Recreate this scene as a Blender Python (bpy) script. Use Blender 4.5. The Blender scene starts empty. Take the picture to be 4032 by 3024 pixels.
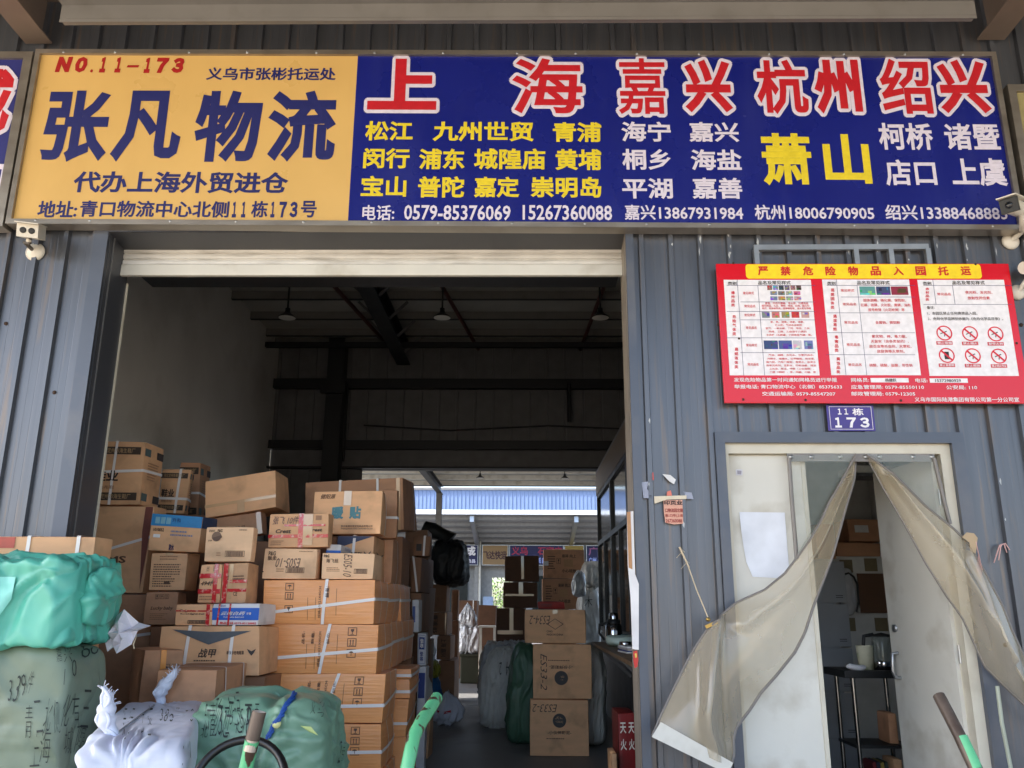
import bpy, bmesh, math, random
from mathutils import Vector, Matrix, noise
from mathutils.bvhtree import BVHTree
random.seed(7)
SC = bpy.context.scene
COL = SC.collection
# ------------------------------------------------------------------ camera
CAMP = Vector((0, -5, 1.45)); FPX = 3290.0
YAW, PITCH, ROLL = math.radians(.8), math.radians(14.94), math.radians(.3)
RM = Matrix.Rotation(YAW, 3, 'Z') @ Matrix.Rotation(math.pi / 2 + PITCH, 3, 'X') @ Matrix.Rotation(ROLL, 3, 'Z')
cd = bpy.data.cameras.new('camera'); cam = bpy.data.objects.new('camera', cd); COL.objects.link(cam)
cd.sensor_width = 36; cd.lens = 36 * FPX / 4032; cd.clip_start = .05; cd.clip_end = 600
cam.matrix_world = Matrix.Translation(CAMP) @ RM.to_4x4()
SC.camera = cam
# ------------------------------------------------------------------ light
SUN_EL, SUN_AZ = 48.0, 252.0          # azimuth clockwise from +Y
wd = bpy.data.worlds.new('World'); SC.world = wd; wd.use_nodes = True
nt = wd.node_tree; bg = nt.nodes['Background']
sky = nt.nodes.new('ShaderNodeTexSky'); sky.sky_type = 'NISHITA'; sky.sun_disc = False
sky.sun_elevation = math.radians(SUN_EL); sky.sun_rotation = math.radians(SUN_AZ)
sky.air_density = 1.0; sky.dust_density = 2.5
nt.links.new(sky.outputs[0], bg.inputs[0]); bg.inputs[1].default_value = .13
sl = bpy.data.lights.new('sun', 'SUN'); so = bpy.data.objects.new('sun', sl); COL.objects.link(so)
sl.energy = 3.2; sl.angle = math.radians(.6); sl.color = (1, .94, .85)
_e, _a = math.radians(SUN_EL), math.radians(SUN_AZ)
sv = Vector((math.sin(_a) * math.cos(_e), math.cos(_a) * math.cos(_e), math.sin(_e)))
so.rotation_euler = (-sv).to_track_quat('-Z', 'Y').to_euler(); so.location = sv * 60
SC.view_settings.view_transform = 'Standard'; SC.view_settings.look = 'None'
SC.view_settings.exposure = 2.28; SC.view_settings.gamma = 1
SC.render.engine = 'CYCLES'
cy = SC.cycles
cy.use_denoising = True; cy.max_bounces = 10; cy.diffuse_bounces = 6; cy.glossy_bounces = 4; cy.transparent_max_bounces = 12
cy.sample_clamp_indirect = 8; cy.caustics_reflective = False; cy.caustics_refractive = False

# ------------------------------------------------------------------ picture -> place helpers (display units: photo 2212 wide)
S = 4032 / 2212
def ray(x, y):
    return RM @ Vector(((x * S - 2016) / FPX, -(y * S - 1512) / FPX, -1))
def W(x, y, Y):
    d = ray(x, y); return CAMP + d * ((Y - CAMP.y) / d.y)
def WX(x, y, X):
    d = ray(x, y); return CAMP + d * ((X - CAMP.x) / d.x)
def G(x, y, z=0.0):
    d = ray(x, y); return CAMP + d * ((z - CAMP.z) / d.z)

# ------------------------------------------------------------------ materials
def lin(c):
    return tuple(((v / 255 + .055) / 1.055) ** 2.4 if v > 10 else v / 255 / 12.92 for v in c[:3]) + (1.0,)
MATS = {}
def M(name, rgb, rough=.6, var=.1, scale=6, bump=0, bscale=80, metal=0, stretch=(1, 1, 1), bstretch=None,
      alpha=1, dirt=None, dscale=3, damt=.5, dstretch=(1, 1, 1), emis=0, spec=.5, rvar=.1, trans=0, objvar=0, sheen=0, ridge=0, bdist=.01, dlo=.52, dhi=.72, crease=None):
    if name in MATS: return MATS[name]
    m = bpy.data.materials.new(name); m.use_nodes = True; t = m.node_tree; N = t.nodes; L = t.links
    b = N['Principled BSDF']; tc = N.new('ShaderNodeTexCoord'); oi = N.new('ShaderNodeObjectInfo')
    ml = N.new('ShaderNodeVectorMath'); ml.operation = 'MULTIPLY_ADD'
    cx = N.new('ShaderNodeCombineXYZ')
    for i in range(3): L.new(oi.outputs['Random'], cx.inputs[i])
    L.new(cx.outputs[0], ml.inputs[0]); ml.inputs[1].default_value = (37, 53, 71); L.new(tc.outputs['Object'], ml.inputs[2])
    def nz(sc, st, det=5):
        mp = N.new('ShaderNodeMapping'); mp.inputs['Scale'].default_value = st; L.new(ml.outputs[0], mp.inputs[0])
        n = N.new('ShaderNodeTexNoise'); n.inputs['Scale'].default_value = sc; n.inputs['Detail'].default_value = det
        L.new(mp.outputs[0], n.inputs['Vector']); return n
    c = lin(rgb)
    n1 = nz(scale, stretch)
    mr = N.new('ShaderNodeMapRange'); mr.inputs['From Min'].default_value = .3; mr.inputs['From Max'].default_value = .7
    mr.inputs['To Min'].default_value = 1 - var; mr.inputs['To Max'].default_value = 1 + var
    L.new(n1.outputs['Fac'], mr.inputs['Value'])
    fac = mr.outputs[0]
    if objvar:
        m2 = N.new('ShaderNodeMapRange'); m2.inputs['To Min'].default_value = 1 - objvar; m2.inputs['To Max'].default_value = 1 + objvar
        L.new(oi.outputs['Random'], m2.inputs['Value'])
        mm = N.new('ShaderNodeMath'); mm.operation = 'MULTIPLY'; L.new(fac, mm.inputs[0]); L.new(m2.outputs[0], mm.inputs[1]); fac = mm.outputs[0]
    vm = N.new('ShaderNodeVectorMath'); vm.operation = 'SCALE'; vm.inputs[0].default_value = c[:3]; L.new(fac, vm.inputs['Scale'])
    col = vm.outputs[0]
    if dirt:
        n2 = nz(dscale, dstretch, 7)
        r2 = N.new('ShaderNodeMapRange'); r2.inputs['From Min'].default_value = dlo; r2.inputs['From Max'].default_value = dhi
        r2.inputs['To Max'].default_value = damt; L.new(n2.outputs['Fac'], r2.inputs['Value'])
        mx = N.new('ShaderNodeMix'); mx.data_type = 'RGBA'; L.new(r2.outputs[0], mx.inputs[0]); L.new(col, mx.inputs[6]); mx.inputs[7].default_value = lin(dirt)
        col = mx.outputs[2]
    if crease:                        # fold shading painted into the colour as fine dark lines
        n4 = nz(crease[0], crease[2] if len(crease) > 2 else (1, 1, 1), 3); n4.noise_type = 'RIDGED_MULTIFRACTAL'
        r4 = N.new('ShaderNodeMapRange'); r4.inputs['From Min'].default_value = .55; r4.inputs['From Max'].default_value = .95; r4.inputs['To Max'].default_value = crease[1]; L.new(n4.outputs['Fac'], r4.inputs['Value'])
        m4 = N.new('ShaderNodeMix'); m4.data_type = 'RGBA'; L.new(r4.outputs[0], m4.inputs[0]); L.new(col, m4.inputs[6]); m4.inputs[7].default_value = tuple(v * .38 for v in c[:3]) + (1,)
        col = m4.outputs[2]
    L.new(col, b.inputs['Base Color'])
    rr = N.new('ShaderNodeMapRange'); rr.inputs['To Min'].default_value = max(0, rough - rvar); rr.inputs['To Max'].default_value = min(1, rough + rvar)
    L.new(n1.outputs['Fac'], rr.inputs['Value']); L.new(rr.outputs[0], b.inputs['Roughness'])
    b.inputs['Metallic'].default_value = metal; b.inputs['Specular IOR Level'].default_value = spec
    b.inputs['Alpha'].default_value = alpha; b.inputs['Transmission Weight'].default_value = trans
    if sheen: b.inputs['Sheen Weight'].default_value = sheen
    if emis:
        L.new(col, b.inputs['Emission Color']); b.inputs['Emission Strength'].default_value = emis
    if bump:
        n3 = nz(bscale, bstretch or stretch, 4)
        if ridge: n3.noise_type = 'RIDGED_MULTIFRACTAL'
        bp = N.new('ShaderNodeBump'); bp.inputs['Strength'].default_value = bump; bp.inputs['Distance'].default_value = bdist
        L.new(n3.outputs['Fac'], bp.inputs['Height']); L.new(bp.outputs[0], b.inputs['Normal'])
    MATS[name] = m; return m
def P(rgb, rough=.55):            # plain print / ink / paper colour
    return M('ink_%d_%d_%d' % tuple(rgb), rgb, rough, var=.08, scale=30)

# ------------------------------------------------------------------ mesh builder
class MB:
    def __init__(s): s.v = []; s.f = []; s.m = []; s.s = []; s.mats = []
    def mi(s, mat):
        if mat not in s.mats: s.mats.append(mat)
        return s.mats.index(mat)
    def add(s, vs, fs, mat, smooth=False):
        o = len(s.v); k = s.mi(mat); s.v += [Vector(v) for v in vs]
        for f in fs: s.f.append(tuple(i + o for i in f)); s.m.append(k); s.s.append(smooth)
        return s
    def quad(s, a, b, c, d, mat): return s.add([a, b, c, d], [(0, 1, 2, 3)], mat)
    def poly(s, pts, mat): return s.add(pts, [tuple(range(len(pts)))], mat)
    def box(s, a, b, mat, bev=0):
        x0, y0, z0 = [min(a[i], b[i]) for i in range(3)]; x1, y1, z1 = [max(a[i], b[i]) for i in range(3)]
        if bev <= 0:
            vs = [(x0, y0, z0), (x1, y0, z0), (x1, y1, z0), (x0, y1, z0), (x0, y0, z1), (x1, y0, z1), (x1, y1, z1), (x0, y1, z1)]
            return s.add(vs, [(0, 3, 2, 1), (4, 5, 6, 7), (0, 1, 5, 4), (1, 2, 6, 5), (2, 3, 7, 6), (3, 0, 4, 7)], mat)
        bm = bmesh.new(); bmesh.ops.create_cube(bm, size=1)
        for v in bm.verts: v.co = Vector(((x0 + x1) / 2 + v.co.x * (x1 - x0), (y0 + y1) / 2 + v.co.y * (y1 - y0), (z0 + z1) / 2 + v.co.z * (z1 - z0)))
        bmesh.ops.bevel(bm, geom=bm.edges[:], offset=bev, segments=2, affect='EDGES', profile=.6)
        return s.bm(bm, mat)
    def bm(s, bm, mat, smooth=False):
        bm.verts.index_update()
        s.add([v.co.copy() for v in bm.verts], [tuple(v.index for v in f.verts) for f in bm.faces], mat, smooth); bm.free(); return s
    def obox(s, c, ax, ay, az, mat):      # oriented box: centre and three half-axis vectors
        c, ax, ay, az = Vector(c), Vector(ax), Vector(ay), Vector(az)
        vs = [c + i * ax + j * ay + k * az for k in (-1, 1) for i, j in ((-1, -1), (1, -1), (1, 1), (-1, 1))]
        return s.add(vs, [(0, 3, 2, 1), (4, 5, 6, 7), (0, 1, 5, 4), (1, 2, 6, 5), (2, 3, 7, 6), (3, 0, 4, 7)], mat)
    def beam(s, a, b, w, h, mat, up=(0, 0, 1)):
        a, b = Vector(a), Vector(b); d = (b - a); up = Vector(up)
        sd = d.cross(up).normalized(); u = sd.cross(d).normalized()
        return s.obox((a + b) / 2, d / 2, sd * w / 2, u * h / 2, mat)
    def ibeam(s, a, b, w, h, mat, up=(0, 0, 1), t=.012):   # I section
        a, b = Vector(a), Vector(b); d = b - a; up = Vector(up); sd = d.cross(up).normalized(); u = sd.cross(d).normalized()
        c = (a + b) / 2
        s.obox(c + u * (h / 2 - t / 2), d / 2, sd * w / 2, u * t / 2, mat); s.obox(c - u * (h / 2 - t / 2), d / 2, sd * w / 2, u * t / 2, mat)
        return s.obox(c, d / 2, sd * t / 2, u * (h / 2 - t), mat)
    def tube(s, pts, r, mat, n=10, caps=True, smooth=True, rs=None):
        pts = [Vector(p) for p in pts]; rings = []; up = None
        for i, p in enumerate(pts):
            d = (pts[min(i + 1, len(pts) - 1)] - pts[max(i - 1, 0)]).normalized()
            if up is None: up = d.orthogonal().normalized()
            else: up = (up - d * up.dot(d)).normalized()
            sd = d.cross(up); rr = rs[i] if rs else r
            rings.append([p + (up * math.cos(2 * math.pi * k / n) + sd * math.sin(2 * math.pi * k / n)) * rr for k in range(n)])
        vs = [v for q in rings for v in q]; fs = []
        for i in range(len(pts) - 1):
            for k in range(n): fs.append((i * n + k, i * n + (k + 1) % n, (i + 1) * n + (k + 1) % n, (i + 1) * n + k))
        s.add(vs, fs, mat, smooth)
        if caps: s.add(rings[0], [tuple(range(n))[::-1]], mat); s.add(rings[-1], [tuple(range(n))], mat)
        return s
    def lathe(s, c, prof, mat, n=20, axis=(0, 0, 1)):
        c = Vector(c); q = Vector((0, 0, 1)).rotation_difference(Vector(axis))
        vs = [c + q @ Vector((r * math.cos(2 * math.pi * k / n), r * math.sin(2 * math.pi * k / n), z)) for r, z in prof for k in range(n)]
        fs = [(i * n + k, i * n + (k + 1) % n, (i + 1) * n + (k + 1) % n, (i + 1) * n + k) for i in range(len(prof) - 1) for k in range(n)]
        return s.add(vs, fs, mat, True)
    def ribbon(s, pts, w, mat, nrm=None, wdir=None):
        """flat strap along pts; wdir gives the width direction"""
        vs = []
        for p in pts: vs += [Vector(p) - Vector(wdir) * w / 2, Vector(p) + Vector(wdir) * w / 2]
        return s.add(vs, [(2 * i, 2 * i + 1, 2 * i + 3, 2 * i + 2) for i in range(len(pts) - 1)], mat)
    def build(s, name, parent=None, loc=(0, 0, 0), local=False, rot=None):
        me = bpy.data.meshes.new(name); o = bpy.data.objects.new(name, me); COL.objects.link(o)
        off = Vector((0, 0, 0))
        if parent is not None:
            o.parent = parent
            if not local:
                q = parent
                while q is not None: off += q.location; q = q.parent
        elif not local: off = Vector(loc); o.location = off
        else: o.location = loc
        if rot: o.rotation_euler = rot
        me.from_pydata([v - off for v in s.v], [], s.f)
        for m in s.mats: me.materials.append(m)
        me.polygons.foreach_set('material_index', s.m); me.polygons.foreach_set('use_smooth', s.s)
        me.update(); return o

def tag(o, label=None, cat=None, group=None, kind=None):
    if label: o['label'] = label
    if cat: o['category'] = cat
    if group: o['group'] = group
    if kind: o['kind'] = kind
    return o
def empty(name, loc, label, cat, group=None):
    o = bpy.data.objects.new(name, None); COL.objects.link(o); o.location = loc; o.empty_display_size = .1
    return tag(o, label, cat, group)
def copy_tree(o, parent=None):
    c = o.copy(); COL.objects.link(c)
    if parent is not None: c.parent = parent
    for ch in o.children: copy_tree(ch, c)
    return c

# ------------------------------------------------------------------ lettering
_TG = {}
def text_geo(txt, bold=0.0, spacing=1.0, shear=0.0, narrow=False):
    key = (txt, bold, spacing, shear)
    if key in _TG: return _TG[key]
    c = bpy.data.curves.new('lettering', 'FONT'); c.body = txt; c.resolution_u = 2; c.space_character = spacing; c.shear = shear
    c.fill_mode = 'FRONT'
    if bold > 0: c.bevel_depth = bold; c.bevel_resolution = 0
    elif bold < 0: c.offset = bold
    bold = max(bold, 0)
    o = bpy.data.objects.new('lettering', c); COL.objects.link(o)
    dg = bpy.context.evaluated_depsgraph_get()
    me = bpy.data.meshes.new_from_object(o.evaluated_get(dg))
    vs = [v.co.copy() for v in me.vertices]; fs = [tuple(p.vertices) for p in me.polygons]
    bpy.data.objects.remove(o); bpy.data.curves.remove(c); bpy.data.meshes.remove(me)
    if not vs: r = ([], [])
    else:
        x0 = min(v.x for v in vs); x1 = max(v.x for v in vs); y0 = min(v.y for v in vs); y1 = max(v.y for v in vs)
        b = bold or 1
        r = ([((v.x - x0) / (x1 - x0 or 1), (v.y - y0) / (y1 - y0 or 1), v.z / b if bold else 1.0) for v in vs], fs)
    _TG[key] = r; return r
def put_text(mb, txt, f, mat, bold=.012, rot=0, spacing=1.0, shear=0.0):
    """f(u,v,n) -> point; rot in quarter turns (counter-clockwise)"""
    vs, fs = text_geo(txt, bold, spacing, shear)
    o = []
    for u, v, n in vs:
        for _ in range(rot % 4): u, v = 1 - v, u
        o.append(f(u, v, n))
    mb.add(o, fs, mat)
def rectmap(a, b, c, off=.0006, base=.002, nrm=(0, -1, 0)):
    """a = lower left, b = lower right, c = upper left corner"""
    a, b, c, nrm = Vector(a), Vector(b), Vector(c), Vector(nrm)
    return lambda u, v, n: a + (b - a) * u + (c - a) * v + nrm * (base + off * n)
# ================================================================== materials used widely
m_clad = M('blue_grey_steel', (96, 99, 106), .36, var=.11, metal=.62, scale=3, stretch=(6, 6, .35), bump=.04, bscale=9, dirt=(132, 112, 92), dscale=2.6, damt=.45, dlo=.55, dhi=.68, dstretch=(9, 9, .5), rvar=.08)
m_trim = M('trim_steel', (84, 90, 102), .4, metal=.3, var=.07, scale=4, dirt=(140, 132, 124), dscale=3, damt=.2)
m_dark = M('dark_steel', (104, 104, 106), .5, var=.15, scale=5)
m_black = M('black_steel', (26, 27, 29), .5, var=.15, scale=5)
m_white = M('white_paint', (214, 212, 204), .5, var=.05, scale=3, dirt=(150, 138, 116), dscale=3.5, damt=.5)
m_cream = M('cream_frame', (206, 200, 184), .45, var=.05, scale=4, dirt=(150, 138, 118), dscale=5, damt=.3)
m_plaster = M('grey_plaster', (216, 216, 214), .8, var=.08, scale=1.2, dirt=(160, 158, 154), dscale=.9, damt=.5)
m_concrete = M('concrete', (124, 123, 122), .55, var=.14, scale=1.5, bump=.15, bscale=30, dirt=(70, 68, 66), dscale=1.6, damt=.6)
m_yard = M('yard_concrete', (172, 160, 142), .8, var=.1, scale=.6, bump=.2, bscale=25, dirt=(105, 102, 98), dscale=.4, damt=.5)
m_alu = M('aluminium', (190, 184, 172), .3, var=.08, scale=6, metal=.85, stretch=(.4, 1, 6), rvar=.08)
m_galv = M('galvanised', (170, 172, 174), .35, var=.1, scale=8, metal=.8)
m_ceil = M('roof_sheet', (178, 178, 174), .7, var=.08, scale=2)
m_taupe = M('taupe_steel', (122, 120, 118), .5, var=.06, scale=3, dirt=(90, 84, 78), dscale=5, damt=.3)
m_glass = M('dark_glass', (40, 46, 46), .08, var=.1, spec=.6)
m_red_pipe = M('red_pipe', (84, 34, 28), .5)
m_rust = M('rusty_bolt', (60, 42, 32), .7, var=.3, scale=60)

# ================================================================== ground
def sheet(name, x0, x1, y0, y1, z, mat, n=1):
    mb = MB(); mb.quad((x0, y0, z), (x1, y0, z), (x1, y1, z), (x0, y1, z), mat)
    return tag(mb.build(name), kind='structure')
sheet('ground', -300, 300, -300, 400, -.012, m_yard)
sheet('rear_yard', -60, 60, 8.5, 41.9, -.006, M('asphalt', (92, 92, 92), .8, bump=.2, bscale=20))
sheet('floor', -4.3, 3.4, -1.2, 8.5, -.004, m_concrete)

# ================================================================== the warehouse
WH = empty('warehouse', (0, 0, 0), 'blue grey corrugated steel warehouse with wide open shutter doorway full of cartons', 'warehouse')
def clad_profile(x0, x1, pitch=.1885, phase=0.0):
    """corrugated outline (x, y) from x0 to x1; ribs stand out towards -y"""
    pts = []; k0 = math.floor((x0 - phase) / pitch) - 1; k1 = math.ceil((x1 - phase) / pitch) + 1
    raw = []
    for k in range(k0, k1):
        c = phase + k * pitch
        raw += [(c - .022, 0), (c - .016, -.028), (c + .013, -.028), (c + .02, 0)]
        m = c + pitch * .42; raw += [(m - .003, 0), (m, .0009), (m + .003, 0)]
        m = c + pitch * .66; raw += [(m - .003, 0), (m, .0009), (m + .003, 0)]
    def yat(x):
        for a, b in zip(raw, raw[1:]):
            if a[0] <= x <= b[0]: return a[1] + (b[1] - a[1]) * ((x - a[0]) / ((b[0] - a[0]) or 1))
        return 0
    pts = [(x0, yat(x0))] + [p for p in raw if x0 < p[0] < x1] + [(x1, yat(x1))]
    return pts
def clad(mb, x0, x1, z0, z1, mat, Y=0, phase=.05, pitch=.1885, flip=1):
    pr = clad_profile(x0, x1, pitch, phase); vs = []
    for x, y in pr: vs += [(x, Y + y * flip, z0), (x, Y + y * flip, z1)]
    mb.add(vs, [(2 * i, 2 * i + 2, 2 * i + 3, 2 * i + 1) for i in range(len(pr) - 1)], mat)
OX0, OX1, OZ = -2.70, .655, 3.795            # shutter opening
DX0, DX1, DZ = 1.211, 2.563, 2.411           # office door opening
mb = MB()
clad(mb, -9.5, OX0, 0, 6.4, m_clad, phase=.038)
clad(mb, OX0, OX1, OZ, 6.4, m_clad)
clad(mb, OX1, DX0, 0, 6.4, m_clad, phase=.006)
clad(mb, DX0, DX1, DZ, 6.4, m_clad, phase=.006)
clad(mb, DX1, 9.5, 0, 6.4, m_clad, phase=.006)
mb.box((-9.5, .06, 0), (OX0 - .002, .07, 6.4), m_dark); mb.box((OX1 + .002, .06, 0), (DX0 - .002, .07, 6.4), m_dark)
mb.box((DX1 + .002, .06, 0), (9.5, .07, 6.4), m_dark); mb.box((OX0, .06, OZ + .002), (OX1, .07, 6.4), m_dark); mb.box((DX0, .06, DZ + .06), (DX1, .07, 6.4), m_dark)
clw = mb.build('facade_wall', WH)
# screw heads on the cladding
mb = MB()
rnd = random.Random(3)
for z in (1.25, 2.72, 3.18):
    for k in range(-48, 49):
        x = .05 + k * .377
        if OX0 - .1 < x < OX1 + .12 or (DX0 - .06 < x < DX1 + .1 and z < DZ): continue
        if rnd.random() < .55: mb.lathe((x + .05, -.001, z + rnd.uniform(-.01, .01)), [(0.0, .008), (.011, .006), (.013, 0)], m_rust, 8, (0, -1, 0))
mb.build('screws', WH)
# chipped paint along the ribs
mb = MB(); m_chip = M('bare_primer', (186, 190, 192), .6, var=.15)
for k in range(46):
    x = .006 + .1885 * rnd.randint(4, 17); z = rnd.choice((3.74, 3.7, 3.66, 3.6, 2.2, 1.9, 1.6, 2.5)) + rnd.uniform(-.06, .06)
    if DX0 - .07 < x < DX1 + .1 and z < DZ + .1: continue
    x += rnd.uniform(-.012, .008); h_ = rnd.uniform(.008, .035); w_ = rnd.uniform(.003, .008)
    mb.poly([(x - w_, -.0292, z), (x + w_ * .4, -.0292, z - h_), (x + w_, -.0292, z + h_ * .3), (x + w_ * .2, -.0292, z + h_)], m_chip)
mb.build('paint_chips', WH)
# trim round the opening: reveal, front flange
mb = MB(); t = .36
mb.quad((OX0, -.028, 0), (OX0 - .04, t, 0), (OX0 - .04, t, OZ), (OX0, -.028, OZ), M('jamb_shaded', (66, 68, 74), .45))  # shade of the left and top reveal is put into this colour
mb.quad((OX1, -.028, 0), (OX1 + .012, t, 0), (OX1 + .012, t, OZ), (OX1, -.028, OZ), M('jamb_warm_lit', (150, 140, 128), .5))  # warm bounce light put into the right reveal's colour
mb.quad((OX0 - .04, t, OZ), (OX1 + .012, t, OZ), (OX1, -.028, OZ), (OX0, -.028, OZ), M('jamb_shaded', (66, 68, 74), .45))
mb.box((OX0 - .09, -.034, 0), (OX0 - .001, -.026, OZ + .055), m_trim)
mb.add([(OX1 + .001, -.033, 0), (OX1 + .052, -.033, 0), (OX1 + .052, -.033, OZ + .055), (OX1 + .001, -.033, OZ)], [(0, 1, 2, 3)], m_trim)
mb.add([(OX1 + .052, -.033, 0), (OX1 + .052, .0, 0), (OX1 + .052, .0, OZ + .055), (OX1 + .052, -.033, OZ + .055)], [(0, 1, 2, 3)], m_trim)
mb.add([(OX0 - .001, -.036, OZ + .001), (OX1 + .002, -.036, OZ + .001), (OX1 + .052, -.036, OZ + .056), (OX0 - .001, -.036, OZ + .056)], [(0, 1, 2, 3)], m_trim)
mb.box((OX0 - .052, t, 0), (OX0 - .028, t + .012, OZ - .2), m_cream)
mb.build('opening_trim', WH)
# roller shutter
mb = MB(); x0, x1 = OX0 - .035, OX1 + .01
mb.box((x0, .235, 3.604), (x1, .27, 3.684), m_white, .004)
sh = mb.build('roller_shutter', WH)
mb = MB(); z = 3.686
prof = []
for k in range(4):
    zz = 3.687 + k * .042
    prof += [(.262, zz), (.248, zz + .004), (.246, zz + .02), (.25, zz + .034), (.262, zz + .038)]
vs = []
for y, zz in prof: vs += [(x0, y, zz), (x1, y, zz)]
mb.add(vs, [(2 * i, 2 * i + 1, 2 * i + 3, 2 * i + 2) for i in range(len(prof) - 1)], M('shutter_slat', (222, 220, 216), .42, dirt=(136, 128, 118), dscale=6, damt=.5, dstretch=(.5, 1, 6)))
mb.build('slat_curtain', sh)
mb = MB(); mb.box((OX0 - .04, .3, 3.72), (OX1 + .02, .75, 4.15), m_black); mb.build('shutter_box', WH)
# inside walls, roof
mb = MB(); mb.box((-4.3, .36, 0), (-4.15, 8.5, 6.2), m_plaster); mb.build('partition_wall', WH)
mb = MB(); mb.box((3.4, .36, 0), (3.5, 8.5, 6.2), m_plaster); mb.build('partition_wall', WH)
mb = MB(); clad(mb, -4.15, 3.4, 3.98, 5.9, m_dark, Y=8.5, phase=.1, pitch=.3)
mb.box((-4.15, 8.52, 3.6), (3.4, 8.56, 3.98), m_dark); clad(mb, -4.15, -2.62, 0, 3.6, m_dark, Y=8.5, phase=.1, pitch=.3); mb.box((-4.15, 8.57, 3.6), (3.4, 8.62, 6.3), m_dark)
bw = mb.build('rear_wall', WH)
for z, h in ((5.02, .16), (3.99, .14), (3.615, .03)):
    mb = MB(); mb.box((-4.15, 8.33, z - h / 2), (3.4, 8.46, z + h / 2), m_black, .004); mb.build('girt', WH)
mb = MB(); mb.box((-4.3, .3, 5.78), (3.5, 8.7, 5.83), m_ceil); mb.build('roof', WH)
for y in (1.6, 2.5, 3.4, 4.3, 5.2, 6.1, 6.95, 7.75, 8.25):
    mb = MB(); mb.box((-4.15, y, 5.66), (3.4, y + .004, 5.775), m_taupe); mb.box((-4.15, y + .004, 5.655), (3.4, y + .06, 5.66), m_black); mb.build('purlin', WH)
mb = MB(); mb.ibeam((-2.0, .4, 5.5), (-2.0, 8.4, 5.5), .22, .3, m_black); 
for y in (5.3, 6.2, 7.0, 7.8):
    for s in (-1, 1): mb.beam((-2 + s * .1, y, 5.4), (-2 + s * .35, y, 5.65), .035, .035, m_dark)
mb.build('rafter', WH)
mb = MB(); mb.ibeam((-3.05, 8.15, 0), (-3.05, 8.15, 5.7), .26, .3, m_black, up=(0, 1, 0)); mb.obox((-3.05, 7.95, 4.85), (.2, 0, 0), (0, .05, 0), (0, 0, .1), m_black); mb.build('column', WH)
mb = MB(); mb.box((-4.1, 7.6, 5.42), (3.3, 7.68, 5.5), m_black); mb.build('tie_beam', WH)
for x0, x1 in ((-1.55, -.75), (1.25, .95), (-3.0, -2.2)):
    mb = MB(); mb.tube([(x0, 1.5, 5.62), (x0 + (x1 - x0) * .5, 5.0, 5.6), (x1, 8.3, 5.6)], .03, m_red_pipe, 8); mb.build('sprinkler_pipe', WH)
mb = MB(); mb.tube([(-2.9, 8.3, 5.0), (-2.9, 8.3, 3.7)], .02, m_black); mb.build('drop_pipe', WH); mb = MB(); mb.tube([(.75, 8.25, 5.0), (.75, 8.25, 4.35)], .035, m_black, rs=None); mb.build('drop_pipe', WH)
mb = MB(); mb.tube([(-2.6, 8.3, 4.3), (-1.2, 8.32, 4.22), (.4, 8.3, 4.3), (2.9, 8.3, 4.2)], .012, m_black, 6); mb.build('wall_cable', WH)
# rear canopy
mb = MB(); mb.box((-9, 8.75, 5.9), (9, 26, 5.94), m_ceil); mb.box((-9, 26, 5.78), (9, 26.06, 5.97), m_dark); mb.build('rear_canopy', WH)
for k in range(12):
    y = 10 + k * 1.4
    mb = MB(); mb.box((-9, y, 5.74), (9, y + .06, 5.895), m_white); mb.build('purlin', WH)
mb = MB(); mb.ibeam((-3.05, 8.9, 5.45), (-3.05, 25.9, 5.6), .2, .3, m_black); mb.build('rafter', WH)
mb = MB(); mb.ibeam((3.3, 8.9, 5.45), (3.3, 25.9, 5.6), .2, .3, m_black); mb.build('rafter', WH)
for x in (-3.05, 3.3):
    mb = MB(); mb.ibeam((x, 25.4, 0), (x, 25.4, 5.45), .2, .25, m_dark, up=(0, 1, 0)); mb.build('column', WH)
# front canopy: roof, rafters, edge purlin
mb = MB(); mb.box((-8.2, -7.0, 5.92), (14, -.1, 5.96), M('canopy_sheet', (84, 82, 80), .7)); mb.build('canopy_roof', WH)  # roof out of view; its reach and dark tone are shaped for the light
for x in (-3.375, 3.2):
    s = MB(); s.ibeam((x, -.03, 5.40), (x, -6.9, 5.6), .185, .36, M('rafter_brown', (112, 98, 88), .5)); s.build('canopy_rafter', WH)
mb = MB()
x0, x1 = -3.05, 2.93
mb.box((x0, -.352, 5.17), (x1, -.35, 5.275), m_taupe)
mb.box((x0, -.35, 5.168), (x1, -.29, 5.171), m_taupe); mb.box((x0, -.41, 5.276), (x1, -.35, 5.279), m_taupe); mb.box((x0, -.352, 5.145), (x1, -.348, 5.168), m_taupe)
mb.build('canopy_purlin', WH)
mb = MB(); mb.box((-3.2, -.9, 5.33), (3.05, -.86, 5.48), m_taupe); mb.build('canopy_purlin', WH)
for y in (-2.2, -3.4, -4.6, -5.8, -6.9):
    mb = MB(); mb.box((-8.2, y, 5.78), (14, y + .06, 5.915), m_taupe); mb.build('canopy_purlin', WH)
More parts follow.
